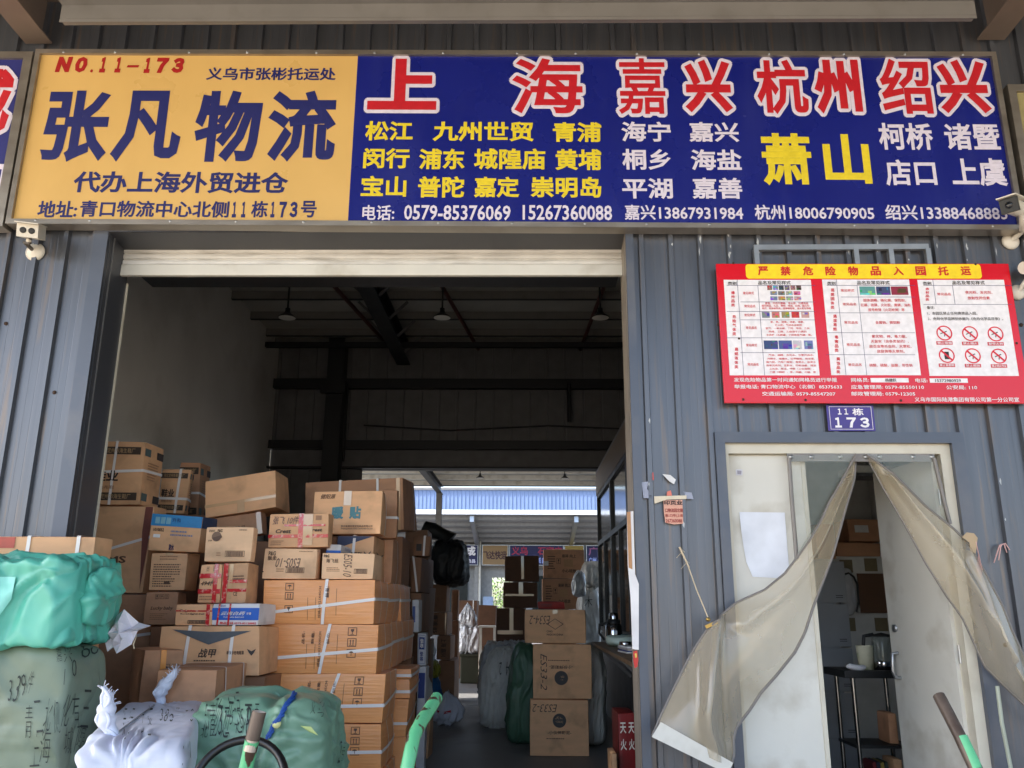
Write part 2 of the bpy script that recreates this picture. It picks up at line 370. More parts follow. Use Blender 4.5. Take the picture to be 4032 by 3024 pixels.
# ---------------------------------------------------------------- office inside: window wall, counter
mb = MB(); wx = 1.16
mb.box((wx + .03, .37, 0), (wx + .1, 8.3, 1.1), M('office_panel', (52, 52, 54), .5)); mb.box((wx, .37, 3.16), (wx + .1, 8.3, 3.5), M('office_fascia', (120, 104, 88), .6))
mb.box((wx, .37, 3.5), (3.39, 8.3, 3.54), m_dark); mb.box((wx + .1, 8.24, 0), (3.39, 8.3, 3.5), m_dark)
ow = mb.build('office_wall', WH)
for y0, y1 in ((1.0, 2.6), (2.62, 4.4), (4.42, 6.2), (6.22, 8.2)):
    mb = MB()
    for a, b, c, d in ((y0, y0 + .06, 1.12, 3.15), (y1 - .06, y1, 1.12, 3.15), (y0 + .06, y1 - .06, 1.12, 1.18), (y0 + .06, y1 - .06, 3.09, 3.15), (y0 + .06, y1 - .06, 2.36, 2.43), ((y0 + y1) / 2 - .03, (y0 + y1) / 2 + .03, 1.18, 2.36)):
        mb.box((wx, a, c), (wx + .06, b, d), m_black)
    w = mb.build('office_window', WH)
    g = MB(); g.box((wx + .03, y0 + .05, 1.17), (wx + .036, y1 - .05, 3.1), m_glass); g.build('pane', w)
mb = MB(); mb.box((.75, .42, 1.055), (wx - .003, 4.6, 1.085), M('counter_wood', (118, 92, 66), .5, dirt=(60, 48, 36), dscale=6), .004)
for y in (.6, 2.4, 4.3): mb.beam((wx - .02, y, .75), (.8, y, 1.05), .03, .03, m_dark)
mb.build('counter', WH)
# office room behind the door
m_room = M('office_paint', (206, 206, 202), .7)
mb = MB(); mb.box((wx + .1, 3.1, 0), (3.39, 3.16, 3.5), m_room); mb.box((3.34, .36, 0), (3.39, 3.1, 3.5), m_room); mb.box((wx + .101, .4, 2.95), (3.33, 3.09, 3.0), m_room)
mb.build('office_back_wall', WH)
# ---------------------------------------------------------------- office door
mb = MB()
T = .058
mb.add([(DX0 - T, -.05, 0), (DX0, -.05, 0), (DX0, -.05, DZ), (DX0 - T, -.05, DZ + .065)], [(0, 1, 2, 3)], m_trim)
mb.add([(DX1, -.05, 0), (DX1 + .075, -.05, 0), (DX1 + .075, -.05, DZ + .065), (DX1, -.05, DZ)], [(0, 1, 2, 3)], m_trim)
mb.add([(DX0, -.05, DZ), (DX1, -.05, DZ), (DX1 + .075, -.05, DZ + .065), (DX0 - T, -.05, DZ + .065)], [(0, 1, 2, 3)], m_trim)
mb.box((DX0 - T, -.049, 0), (DX0 - T + .003, .0, DZ + .065), m_trim); mb.box((DX1 + .072, -.049, 0), (DX1 + .075, .0, DZ + .065), m_dark)
mb.quad((DX0, -.05, 0), (DX0, .06, 0), (DX0, .06, DZ), (DX0, -.05, DZ), m_trim); mb.quad((DX1, -.05, 0), (DX1, .06, 0), (DX1, .06, DZ), (DX1, -.05, DZ), m_trim)
mb.quad((DX0, -.05, DZ), (DX1, -.05, DZ), (DX1, .06, DZ), (DX0, .06, DZ), m_trim)
mb.build('door_trim', WH)
mb = MB()
mb.box((DX0, -.015, 0), (DX0 + .025, .1, DZ), m_cream); mb.box((DX1 - .06, -.015, 0), (DX1, .1, DZ), m_cream); mb.box((DX0 + .025, -.015, DZ - .06), (DX1 - .06, .1, DZ), m_cream)
mb.build('door_frame', WH)
px0, px1 = DX0 + .027, W(1729, 975, .05)[0]
mb = MB(); mb.box((px0, .03, 0), (px1, .07, DZ - .062), m_white, .004); fp = mb.build('fixed_door_leaf', WH)
mb = MB(); mb.box((px1 - .012, .022, 0), (px1 + .012, .03, DZ - .062), m_cream); mb.build('edge_strip', fp)
hx, hy = DX1 - .064, .07; ex, ey = 2.40, .69
mb = MB(); dv = Vector((ex - hx, ey - hy, 0)); nv = Vector((-dv.y, dv.x, 0)).normalized() * .02
mb.obox(Vector((hx, hy, 0)) + dv / 2 + Vector((0, 0, 1.17)), dv / 2, nv, (0, 0, 1.17), m_white)
dl = mb.build('open_door', WH)
hp = Vector((ex, ey, 0)) - dv.normalized() * .07; nn = nv.normalized()
mb = MB(); z = 1.09
for sgn in (1, -1):
    mb.tube([hp + nn * .02 * sgn + Vector((0, 0, z + .09)), hp + nn * .06 * sgn + Vector((0, 0, z + .085)), hp + nn * .07 * sgn + Vector((0, 0, z - .02)), hp + nn * .055 * sgn + Vector((0, 0, z - .06)), hp + nn * .02 * sgn + Vector((0, 0, z - .06))], .011, m_galv, 8)
mb.lathe(hp + nn * .02 + Vector((0, 0, z + .24)), [(.024, 0), (.024, .012), (.012, .014), (0, .014)], m_galv, 14, nn)
mb.lathe(hp - nn * .02 + Vector((0, 0, z + .24)), [(.024, 0), (.024, .012), (.012, .014), (0, .014)], m_galv, 14, -nn)
mb.build('handle', dl)
for z in (.35, 1.2, 2.1): mb = MB(); mb.tube([(hx + .006, hy - .012, z - .05), (hx + .006, hy - .012, z + .05)], .009, m_galv, 8); mb.box((hx + .004, hy - .03, z - .05), (hx + .03, hy - .026, z + .05), m_galv); mb.build('hinge', dl)

# ================================================================== pendant lamps
def pendant(p, top, label, first=[None]):
    if first[0] is None:
        r = empty('pendant_lamp', p, label, 'lamp', 'pendant lamps under the roof'); first[0] = r
        mb = MB(); mb.lathe(p, [(.1, 0), (.106, .006), (.085, .026), (.045, .055), (.028, .085), (.028, .12), (.0, .13)], m_black, 24); mb.build('lamp_shade', r)
        mb = MB(); mb.lathe(p, [(0, -.004), (.075, -.004), (.098, .002)], M('lamp_diffuser', (222, 220, 214), .4), 24); mb.build('diffuser', r)
        mb = MB(); mb.tube([Vector(p) + Vector((0, 0, .12)), Vector(p) + Vector((0, 0, top))], .012, m_black, 6); mb.build('stem', r)
        return r
    r = copy_tree(first[0]); r.location = p; r['label'] = label; return r
pendant(W(620, 687, 4.2), 1.0, 'black pendant lamp above the leftmost sprinkler pipe, left of the black column')
pendant(W(955, 687, 4.2), 1.0, 'black pendant lamp hanging in the middle of the three under the front roof')
pendant(W(1297, 687, 4.2), 1.0, 'black pendant lamp under the front roof beside the right doorway jamb')
pendant(W(1037, 1033, 16), 1.0, 'small far pendant lamp under rear canopy, nearer the carton pile')
pendant(W(1220, 1034, 16), 1.0, 'small far pendant lamp under rear canopy, nearer the office windows')

# ================================================================== building across the yard
OW = empty('opposite_warehouse', (0, 42, 0), 'distant blue clad warehouse with white canopy and sign row across the rear yard', 'warehouse')
m_blue = M('blue_cladding', (98, 118, 154), .5, var=.05, scale=2)
m_oc = M('far_canopy_grey', (150, 152, 156), .6)
m_ow = M('pale_wall', (150, 150, 150), .7, dirt=(150, 148, 146), dscale=1)
mb = MB(); clad(mb, -26, 26, 5.2, 7.8, m_blue, Y=42, pitch=.22, phase=.03); mb.box((-26, 41.9, 7.8), (26, 42.2, 7.92), m_dark); mb.build('upper_wall', OW)
dx0, dx1 = W(1063, 1260, 42)[0], W(1108, 1260, 42)[0]
mb = MB(); mb.box((-26, 42, 0), (dx0, 42.15, 5.2), m_ow); mb.box((dx1, 42, 0), (26, 42.15, 5.2), m_ow); mb.box((dx0, 42, 3.0), (dx1, 42.15, 5.2), m_ow)
mb.build('lower_wall', OW)
for a, b, c in ((900, 1010, 3.1), (1150, 1235, 3.1), (1300, 1420, 3.1)):
    mb = MB(); x0, x1 = W(a, 1270, 41.9)[0], W(b, 1270, 41.9)[0]; mb.box((x0, 41.9, 0), (x1, 41.98, c), m_glass); mb.box((x0, 41.88, c), (x1, 41.98, c + .4), m_dark); mb.build('shutter_opening', OW)
mb = MB(); mb.add([(-26, 36, 5.95), (26, 36, 5.95), (26, 42, 4.95), (-26, 42, 4.95), (-26, 36, 6.0), (26, 36, 6.0), (26, 42, 5.0), (-26, 42, 5.0)], [(0, 1, 2, 3), (4, 5, 6, 7), (0, 1, 5, 4)], m_oc)
mb.box((-26, 35.9, 5.8), (26, 35.99, 6.02), M('gutter_white', (206, 214, 224), .4)); cn = mb.build('canopy', OW)
for k in range(5):
    y = 36.8 + k * 1.15; z = 5.95 - (y - 36) / 6; mb = MB(); mb.box((-26, y, z - .18), (26, y + .08, z - .015), m_oc); mb.build('purlin', OW)
for k in range(-4, 5):
    x = -2.5 + k * 5.1
    mb = MB(); mb.beam((x, 36.1, 5.6), (x, 41.9, 4.75), .2, .3, m_galv); mb.build('rafter', OW)
    mb = MB(); mb.box((x - .12, 41.5, 0), (x + .12, 41.8, 4.7), m_ow); mb.tube([(x + .16, 41.4, 0), (x + .16, 41.4, 4.9)], .06, m_white, 10); mb.build('column', OW)
def far_sign(xa, xb, bgc, items, label):
    a, b = W(xa, 1198, 41.3)[0], W(xb, 1198, 41.3)[0]; z0, z1 = 3.62, 4.72
    r = MB(); r.box((a, 41.25, z0), (b, 41.35, z1), m_galv)
    o = tag(r.build('far_shop_sign', None, ((a + b) / 2, 41.3, z0)), label, 'sign', 'shop signs across the rear yard')
    r = MB(); r.box((a + .04, 41.235, z0 + .04), (b - .04, 41.248, z1 - .04), P(bgc)); r.build('panel', o)
    r = MB()
    for txt, u0, u1, v0, v1, c in items:
        L0 = Vector((a + (b - a) * u0, 41.23, z0 + (z1 - z0) * v0)); L1 = Vector((a + (b - a) * u1, 41.23, L0.z)); U = Vector((L0.x, 41.23, z0 + (z1 - z0) * v1))
        put_text(r, txt, rectmap(L0, L1, U, .003, .006), P(c), .03)
    r.build('lettering', o); return o
far_sign(925, 1033, (24, 28, 79), [('三 虞城', .1, .95, .45, .92, (235, 235, 245)), ('虞城县 商丘 夏邑 睢县', .1, .95, .1, .3, (220, 220, 240))], 'far blue sign with white characters beside the black bag')
far_sign(1041, 1098, (141, 115, 80), [('飞达快运', .05, .95, .28, .7, (60, 30, 40))], 'far tan sign with four dark characters')
far_sign(1100, 1218, (24, 28, 79), [('义乌', .04, .34, .5, .92, (158, 43, 79)), ('石家庄', .52, .97, .5, .92, (158, 43, 79)), ('中转', .06, .16, .1, .4, (235, 235, 245)), ('正定 藁城 栾城 鹿泉 赵县 晋州', .2, .97, .1, .4, (150, 170, 240))], 'far blue sign with pink red characters over a dotted list')
far_sign(1219, 1262, (141, 122, 57), [('运输', .4, .9, .3, .7, (230, 220, 170))], 'far small ochre sign between two blue signs')
far_sign(1266, 1330, (24, 28, 79), [('广东', .08, .75, .5, .92, (144, 86, 136)), ('广州 佛山 中山', .08, .95, .1, .4, (150, 170, 240))], 'far blue sign with two pale characters, next to the office windows')
bx_ = W(1055, 1320, 41.3); mb = MB(); mb.box((bx_.x - .3, 41.4, bx_.z), (bx_.x + .25, 41.6, bx_.z + .75), M('meter_blue', (150, 170, 200), .5), .02); mb.build('meter_box', OW)
# tree seen through the far doorway
tr = empty('tree', (-1.2, 56, 0), 'sunlit tree seen through the bright far doorway', 'tree')
mb = MB(); mb.tube([(-1.2, 56, 0), (-1.1, 56, 1.2), (-1.25, 56.1, 3)], .15, M('bark', (90, 76, 60), .8), rs=[.16, .12, .07]); mb.build('trunk', tr)
mb = MB(); rg = random.Random(5); ml = M('leaf', (92, 116, 60), .6, var=.3, scale=9)
for k in range(700):
    c = Vector((-1.2 + rg.gauss(0, .8), 56 + rg.gauss(0, .8), 2.2 + rg.gauss(0, .8)))
    a = Vector((rg.uniform(-1, 1), rg.uniform(-1, 1), rg.uniform(-1, 1))).normalized(); b = a.orthogonal().normalized()
    mb.quad(c - a * .12, c + b * .07, c + a * .12, c - b * .07, ml)
mb.build('crown', tr)

# ================================================================== shop signboard
def zt(x): return -.0076 * x                 # the board hangs very slightly out of level
SY = -.12
SGN = empty('shop_sign', (-.1, -.12, 3.8), 'long signboard, orange yellow left third and blue right part, above the doorway', 'signboard')
XL, XR, XD, ZB, ZTOP = -3.325, 3.16, -1.126, 3.785, 5.082
def spt(x, y, z): return Vector((x, y, z + zt(x)))
def sbox(mb, x0, x1, y0, y1, z0, z1, mat):
    vs = [spt(x, y, z) for z in (z0, z1) for x, y in ((x0, y0), (x1, y0), (x1, y1), (x0, y1))]
    mb.add(vs, [(0, 3, 2, 1), (4, 5, 6, 7), (0, 1, 5, 4), (1, 2, 6, 5), (2, 3, 7, 6), (3, 0, 4, 7)], mat)
fw = .034
m_signframe = M('sign_frame', (160, 152, 142), .32, var=.12, scale=3, metal=.75, stretch=(1.2, 1, 4), dirt=(110, 96, 84), dscale=3, damt=.35, rvar=.1)
mb = MB()
sbox(mb, XL, XR, -.13, -.03, ZB, ZB + fw, m_signframe); sbox(mb, XL, XR, -.13, -.03, ZTOP - fw, ZTOP, m_signframe)
sbox(mb, XL, XL + fw, -.131, -.03, ZB + fw, ZTOP - fw, m_signframe); sbox(mb, XR - fw, XR, -.131, -.03, ZB + fw, ZTOP - fw, m_signframe)
rg = random.Random(2)
for k in range(15):
    x = XL + .15 + k * .44
    for z in (ZB + .022, ZTOP - .025): mb.lathe(spt(x + rg.uniform(-.05, .05), -.13, z), [(.009, 0), (.007, .004), (0, .005)], m_galv, 8, (0, -1, 0))
fr = mb.build('frame', SGN)
mb = MB(); sbox(mb, XL + fw, XD, SY + .012, SY + .02, ZB + fw, ZTOP - fw, M('sign_yellow', (212, 174, 106), .3, var=.04, scale=2, bump=.06, bscale=2.2, dirt=(196, 156, 92), dscale=2, damt=.3, dstretch=(2, 1, .5))); mb.build('yellow_panel', SGN)
mb = MB(); sbox(mb, XD, XR - fw, SY + .012, SY + .02, ZB + fw, ZTOP - fw, M('sign_blue', (20, 30, 120), .27, var=.06, scale=2, bump=.06, bscale=2.2, dirt=(52, 58, 128), dscale=2, damt=.3, dstretch=(2, 1, .5))); mb.build('blue_panel', SGN)
def stext(mb, txt, x0, x1, y0, y1, mat, bold=.012, shear=0, lift=.002, sp=1.0):
    ym = (y0 + y1) / 2; xm = (x0 + x1) / 2; Yp = SY + .012
    a, b = W(x0, ym, Yp).x, W(x1, ym, Yp).x; zl, zh = W(xm, y1, Yp).z - zt((a + b) / 2), W(xm, y0, Yp).z - zt((a + b) / 2)
    put_text(mb, txt, lambda u, v, n: spt(a + (b - a) * u, Yp - lift - .0006 * n, zl + (zh - zl) * v), mat, bold, shear=shear, spacing=sp)
NAVY, RED, YEL, WHI = P((20, 26, 96)), P((186, 12, 30)), P((222, 200, 36)), P((214, 208, 226))
mb = MB()
DR = P((160, 14, 14))
for ch, x0, x1, y0, y1 in (('Ｎ', 121, 156, 123, 156), ('０', 163, 189, 123, 157), ('.', 195, 201, 150, 157), ('１', 216, 229, 124, 157), ('１', 249, 262, 124, 157), ('-', 274, 301, 141, 146), ('１', 312, 325, 125, 158), ('７', 338, 365, 125, 158), ('３', 371, 398, 125, 158)): stext(mb, ch, x0, x1, y0, y1, DR, .075, .14)
for t_, x0, x1 in (('张', 95, 237), ('凡', 246, 393), ('物', 421, 564), ('流', 578, 726)): stext(mb, t_, x0, x1, 196, 350, NAVY, .034)
stext(mb, '义乌市张彬托运处', 446, 726, 146, 174, NAVY, .026)
stext(mb, '代办上海外贸进仓', 159, 623, 371, 418, NAVY, .028)
for t_, x0, x1 in (('地址:', 82, 167), ('青口物流中心北侧', 173, 495), ('１', 502, 511), ('１', 522, 531), ('栋', 543, 579), ('１', 585, 594), ('７', 603, 619), ('３', 626, 643), ('号', 650, 684)): stext(mb, t_, x0, x1, 434 + (2 if t_ in '１７３' else 0), 470, NAVY, .05 if t_ in '１７３' else .024)
mb.build('lettering', SGN)
mb = MB(); mo = MB()
for t_, x0, x1, y0, y1 in (('上', 796, 944, 128, 238), ('海', 1106, 1258, 127, 246), ('嘉', 1335, 1437, 127, 248), ('兴', 1478, 1580, 130, 244), ('杭', 1634, 1743, 130, 248), ('州', 1758, 1858, 130, 247), ('绍', 1901, 2010, 128, 247), ('兴', 2026, 2134, 130, 246)):
    bo = {'嘉': .012, '海': .02, '杭': .026, '绍': .022}.get(t_, .042)
    stext(mb, t_, x0, x1, y0, y1, RED, bo, lift=.0065)
    for k in range(14):
        dx, dy = 7.2 * math.cos(k * math.pi / 7), 7.2 * math.sin(k * math.pi / 7); stext(mo, t_, x0 + dx, x1 + dx, y0 + dy, y1 + dy, WHI, bo, lift=.002 + .00022 * k)
mb.build('red_lettering', SGN); mo.build('white_outline', SGN)
mb = MB(); b = .03
for t_, x0, x1, y0, y1 in (('松江', 789, 892, 262, 304), ('九州世贸', 935, 1153, 263, 306), ('青浦', 1194, 1299, 264, 307), ('闵行', 785, 885, 320, 364), ('浦东', 905, 1004, 321, 366), ('城隍庙', 1024, 1178, 321, 367), ('黄埔', 1199, 1299, 322, 368),
                           ('宝山', 780, 878, 380, 425), ('普陀', 903, 1003, 381, 427), ('嘉定', 1024, 1122, 382, 427), ('崇明岛', 1146, 1299, 382, 428), ('萧', 1646, 1753, 288, 401), ('山', 1779, 1879, 290, 397)): stext(mb, t_, x0, x1, y0, y1, YEL, b)
mb.build('yellow_lettering', SGN)
mb = MB()
for t_, x0, x1, y0, y1 in (('海宁', 1342, 1449, 263, 306), ('嘉兴', 1488, 1596, 264, 307), ('桐乡', 1344, 1449, 322, 367), ('海盐', 1492, 1602, 323, 368), ('平湖', 1344, 1453, 385, 430), ('嘉善', 1495, 1603, 384, 430),
                           ('柯桥', 1898, 2015, 266, 325), ('诸暨', 2040, 2159, 267, 324), ('店口', 1912, 2022, 345, 402), ('上虞', 2055, 2174, 342, 402)): stext(mb, t_, x0, x1, y0, y1, WHI, .024)
for t_, x0, x1 in (('电话:', 783, 852), ('0579-85376069', 873, 1103), ('15267360088', 1129, 1322), ('嘉兴13867931984', 1349, 1605), ('杭州18006790905', 1630, 1888), ('绍兴13388468883', 1912, 2175)): stext(mb, t_, x0, x1, 443, 476, WHI, .018)
mb.build('white_lettering', SGN)
# neighbour signs at both edges
NS = empty('neighbour_sign', (-3.36, -.12, 3.82), 'cut off blue sign with a red and a white character beside the yellow board', 'signboard')
mb = MB(); x0, x1 = -6.2, -3.34
sbox(mb, x0, x1, -.13, -.03, ZB - .02, ZB + .03, m_signframe); sbox(mb, x0, x1, -.13, -.03, ZTOP - .07, ZTOP - .02, m_signframe); sbox(mb, x1 - .06, x1, -.131, -.03, ZB + .03, ZTOP - .07, m_signframe); mb.build('frame', NS)
mb = MB(); sbox(mb, x0, x1 - .06, SY + .012, SY + .02, ZB + .03, ZTOP - .07, P((34, 38, 112))); mb.build('panel', NS)
mb = MB(); mo = MB(); stext(mb, '城', -105, 26, 150, 290, RED, .035, lift=.0065); [stext(mo, '城', -105 + 8 * math.cos(k * .449), 26 + 8 * math.cos(k * .449), 150 + 8 * math.sin(k * .449), 290 + 8 * math.sin(k * .449), WHI, .035, lift=.002 + .00022 * k) for k in range(14)]
mb.build('red_lettering', NS); stext(mo, '加', -75, 13, 345, 430, WHI, .03)
mo.build('white_lettering', NS)
NS2 = empty('neighbour_sign', (3.2, -.12, 3.8), 'sliver of a yellowish sign at the edge beyond the blue board', 'signboard')
mb = MB(); x0, x1 = 3.2, 6
sbox(mb, x0, x0 + .05, -.131, -.03, ZB + .03, ZTOP - .3, m_signframe); sbox(mb, x0, x1, -.13, -.03, ZTOP - .3, ZTOP - .25, m_signframe); sbox(mb, x0, x1, -.13, -.03, ZB - .02, ZB + .03, m_signframe); mb.build('frame', NS2)
mb = MB(); sbox(mb, x0 + .05, x1, SY + .012, SY + .02, ZB + .03, ZTOP - .3, P((150, 140, 96))); mb.build('panel', NS2)

# ================================================================== red notice board
BY = -.075
def z2(x, y): return (1371.3 + .38 * x, 493.7 + .38 * y)
BX0, BX1, BZ0, BZ1 = 1.218, 3.052, 2.648, 3.554
RB = empty('notice_board', ((BX0 + BX1) / 2, BY, BZ0), 'large red notice board with yellow title strip and three white tables', 'notice board')
mb = MB(); mb.box((BX0, BY, BZ0), (BX1, BY + .02, BZ1), M('board_red', (214, 14, 34), .2, var=.03, scale=3, bump=.02, bscale=4), .003); mb.build('panel', RB)
def B2(x, y, n=0): return W(*z2(x, y), BY) + Vector((0, -.0015 - n, 0))
def brect(mb, x0, y0, x1, y1, mat, n=0):
    xm, ym = (x0 + x1) / 2, (y0 + y1) / 2; X0, X1, Z0, Z1 = B2(x0, ym).x, B2(x1, ym).x, B2(xm, y1).z, B2(xm, y0).z
    y = BY - .0015 - n; mb.quad((X0, y, Z0), (X1, y, Z0), (X1, y, Z1), (X0, y, Z1), mat)
def btext(mb, txt, x0, x1, y0, y1, mat, bold=.012, n=.0024, rot=0, sp=1.0):
    xm, ym = (x0 + x1) / 2, (y0 + y1) / 2; X0, X1, Z0, Z1 = B2(x0, ym).x, B2(x1, ym).x, B2(xm, y1).z, B2(xm, y0).z
    put_text(mb, txt, rectmap((X0, BY, Z0), (X1, BY, Z0), (X0, BY, Z1), .0003, .0015 + n), mat, bold, rot, sp)
PW, PR, PK, PB = P((236, 234, 240)), P((206, 40, 60)), P((40, 36, 40)), P((60, 60, 110))
PYW = P((246, 214, 20))
mb = MB()
X0, X1 = B2(630, 240).x, B2(1968, 240).x; Z0, Z1 = B2(1300, 285).z, B2(1300, 203).z; r = .02; pts = []
for cx_, cz_, a0 in ((X1 - r, Z0 + r, -90), (X1 - r, Z1 - r, 0), (X0 + r, Z1 - r, 90), (X0 + r, Z0 + r, 180)):
    for k in range(5): a = math.radians(a0 + k * 22.5); pts.append((cx_ + r * math.cos(a), BY - .0015, cz_ + r * math.sin(a)))
mb.poly(pts, PYW); mb.build('title_strip', RB)
mb = MB()
for i, ch in enumerate('严禁危险物品入园托运'): btext(mb, ch, 698 + i * 128, 757 + i * 128, 216, 268, P((200, 26, 20)), .03)
mb.build('title_lettering', RB)
tb = MB(); tx = MB()
def table(x0, x1, y0, y1, cols, rows):
    brect(tb, x0, y0, x1, y1, PW)
    for c, ya, yb in cols: brect(tb, c - 1.2, ya, c + 1.2, yb, PB, .001)
    for r_, xa, xb in rows: brect(tb, xa, r_ - 1.2, xb, r_ + 1.2, PB, .001)
table(522, 1025, 292, 835, ((600, 292, 835), (718, 325, 835)), ((324, 522, 1025), (472, 522, 1025), (622, 522, 1025), (418, 600, 1025), (520, 600, 1025), (706, 600, 1025)))
table(1090, 1592, 290, 834, ((1172, 290, 834), (1290, 325, 834)), ((324, 1090, 1592), (480, 1090, 1592), (593, 1090, 1592), (718, 1090, 1592), (390, 1172, 1592)))
table(1640, 2140, 292, 838, ((1702, 292, 430), (1812, 325, 430)), ((324, 1640, 2140), (432, 1640, 2140)))
for x, w in ((528, 50), (1092, 48), (1636, 48)): btext(tx, '类别', x, x + w, 303, 323, PK, .015)
for x in (700, 1262, 1802): btext(tx, '品名及常见样式', x, x + 185, 298, 320, PK, .015)
def vtext(s_, x, y0, y1, mat=PR):
    h = (y1 - y0) / len(s_)
    for i, ch in enumerate(s_): btext(tx, ch, x - 10, x + 11, y0 + i * h + 2, y0 + (i + 1) * h - 3, mat, .022)
vtext('爆炸品类', 557, 355, 448); vtext('危险气体类', 564, 490, 612); vtext('易燃液体类', 576, 676, 800); vtext('易燃固体类', 1122, 340, 462); vtext('遇湿易燃', 1136, 488, 585); vtext('毒害品类', 1145, 606, 706); vtext('腐蚀品类', 1155, 730, 828); vtext('放射品类', 1661, 335, 415)
for x, y, s_ in ((614, 368, '常见样式'), (622, 442, '常见品名'), (622, 493, '常见样式'), (630, 565, '常见品名'), (632, 664, '常见样式'), (640, 773, '常见品名'), (1170, 353, '常见样式'), (1181, 431, '常见品名'), (1190, 535, '常见品名'), (1203, 661, '常见品名'), (1212, 775, '常见品名'), (1718, 374, '常见品名')):
    btext(tx, s_, x, x + (62 if x < 1000 else 76), y - 8, y + 8, PR, .01)
for s_, x0, x1, y in (('雷管、炸药引爆器、导火索、引爆用品', 740, 985, 426), ('烟花制品、礼花、鞭炮、摔炮、拉炮、烟火剂', 720, 990, 440), ('黑药、枪弹弹壳类、炮弹模型等、道火索及导爆', 722, 1000, 455), ('氢、氮、液氧、液氯、液氨、', 770, 962, 532), ('打火机、气体杀虫制剂', 796, 948, 550), ('氩气、一氧化碳、丁烷、甲烷、乙炔', 742, 992, 568), ('丙烯、乙烯、乙炔溶于介质的', 760, 975, 587), ('卡式炉（瓦斯罐、丁烷炭金气罐）等。', 745, 1005, 606),
                      ('汽油、酒精、去光水、引擎开启水、', 758, 1018, 720), ('鸡眼水、玻璃水、打甲醇瓶、校正液、', 752, 1022, 741), ('强力胶、汽车门窗胶、香蕉水、纸漆水', 746, 1028, 760), ('皮革光亮剂、显影水、印刷油墨、煤油', 746, 1028, 779), ('上光油、柴油、甲醇（工业酒精）、', 762, 1018, 798), ('乙醇（酒精）、苯、丙酮、乙醚、等', 766, 1028, 817),
                      ('固体酒精、硝化棉、保险粉、', 1298, 1540, 409), ('红磷、硫磺、火补胶、黄磷、油布', 1283, 1566, 436), ('报号枪弹（火花枪弹）等', 1325, 1532, 463), ('金属钠、镁铝粉', 1366, 1506, 535), ('氰化物、砷、毒力散、', 1346, 1545, 614), ('灭鼠安（含各类鼠药）、', 1340, 1556, 642), ('敌百虫等杀虫剂、灭草松、', 1332, 1572, 671), ('敌敌畏等灭草剂。', 1376, 1532, 699), ('硝酸、硫酸、盐酸、苛性钠', 1332, 1576, 778), ('夜光粉、发光剂、', 1876, 2030, 364), ('放射性同位素', 1890, 2016, 396)):
    btext(tx, s_, x0, x1, y - (6 if x0 < 1000 else 9), y + (6 if x0 < 1000 else 9), PR, .008)
for s_, x0, x1, y in (('备注:', 1658, 1702, 450), ('1、本园区禁止任何携禁品入园。', 1660, 1945, 483), ('2、危险化学品辨别依据为《危险化学品目录》。', 1664, 2092, 514)): btext(tx, s_, x0, x1, y - 9, y + 9, PK, .006)
for s_, x0, x1, y, h in (('发现危险物品第一时间通知网格员进行举报', 562, 1148, 861, 12), ('举报电话: 青口物流中心（北侧）85375633', 564, 1176, 900, 12), ('交通运输局: 0579-85547207', 722, 1140, 940, 12), ('网格员:', 1228, 1330, 862, 12), ('电话:', 1592, 1662, 864, 12), ('应急管理局: 0579-85550110', 1228, 1642, 902, 12), ('公安局: 110', 1768, 1944, 904, 12), ('邮政管理局: 0579-12305', 1230, 1592, 940, 12), ('义乌市国际陆港集团有限公司第一分公司宣', 1588, 2182, 973, 13)): btext(tx, s_, x0, x1, y - h, y + h, PW, .016)
brect(tb, 1340, 850, 1556, 875, PW); brect(tb, 1676, 852, 1892, 877, PW)
btext(tx, '杨建跃', 1422, 1486, 853, 873, PK, .01); btext(tx, '15372980929', 1706, 1852, 857, 874, PK, .012)
# little product photographs and prohibition signs
rg = random.Random(11)
def thumb(x0, y0, x1, y1, base):
    brect(tb, x0, y0, x1, y1, P(base), .001)
    for k in range(5):
        a, b = rg.uniform(x0, x1 - 8), rg.uniform(y0, y1 - 6); c = [max(20, min(235, v + rg.randint(-70, 70))) for v in base]
        brect(tb, a, b, min(x1, a + rg.uniform(5, (x1 - x0) / 2)), min(y1, b + rg.uniform(4, (y1 - y0) / 2)), P([int(v / 20) * 20 for v in c]), .0014 + k * .0002)
for i in range(6): thumb(752 + i * 33, 324, 780 + i * 33, 350, ((150, 90, 90), (120, 130, 190), (60, 60, 70), (120, 100, 120), (150, 110, 110), (90, 60, 60))[i])
for i in range(4): thumb(770 + i * 44, 357, 808 + i * 44, 379, ((120, 130, 150), (110, 110, 110), (150, 150, 160), (200, 100, 130))[i]); thumb(770 + i * 45, 386, 810 + i * 45, 409, ((110, 120, 160), (170, 130, 110), (150, 160, 150), (190, 170, 170))[i])
for i in range(5): thumb(722 + i * 56, 472 + 2, 766 + i * 56, 508, ((120, 130, 140), (190, 120, 110), (150, 130, 90), (190, 60, 60), (190, 150, 150))[i])
for x0, x1, c in ((733, 813, (50, 70, 120)), (818, 893, (70, 90, 150)), (900, 948, (190, 190, 200)), (962, 1012, (110, 120, 180))): thumb(x0, 637, x1, 686, c)
for x0, x1, c in ((1277, 1366, (90, 150, 150)), (1372, 1452, (60, 70, 110)), (1456, 1552, (140, 30, 60))): thumb(x0, 330, x1, 378, c)
tb.build('tables', RB); tx.build('lettering', RB)
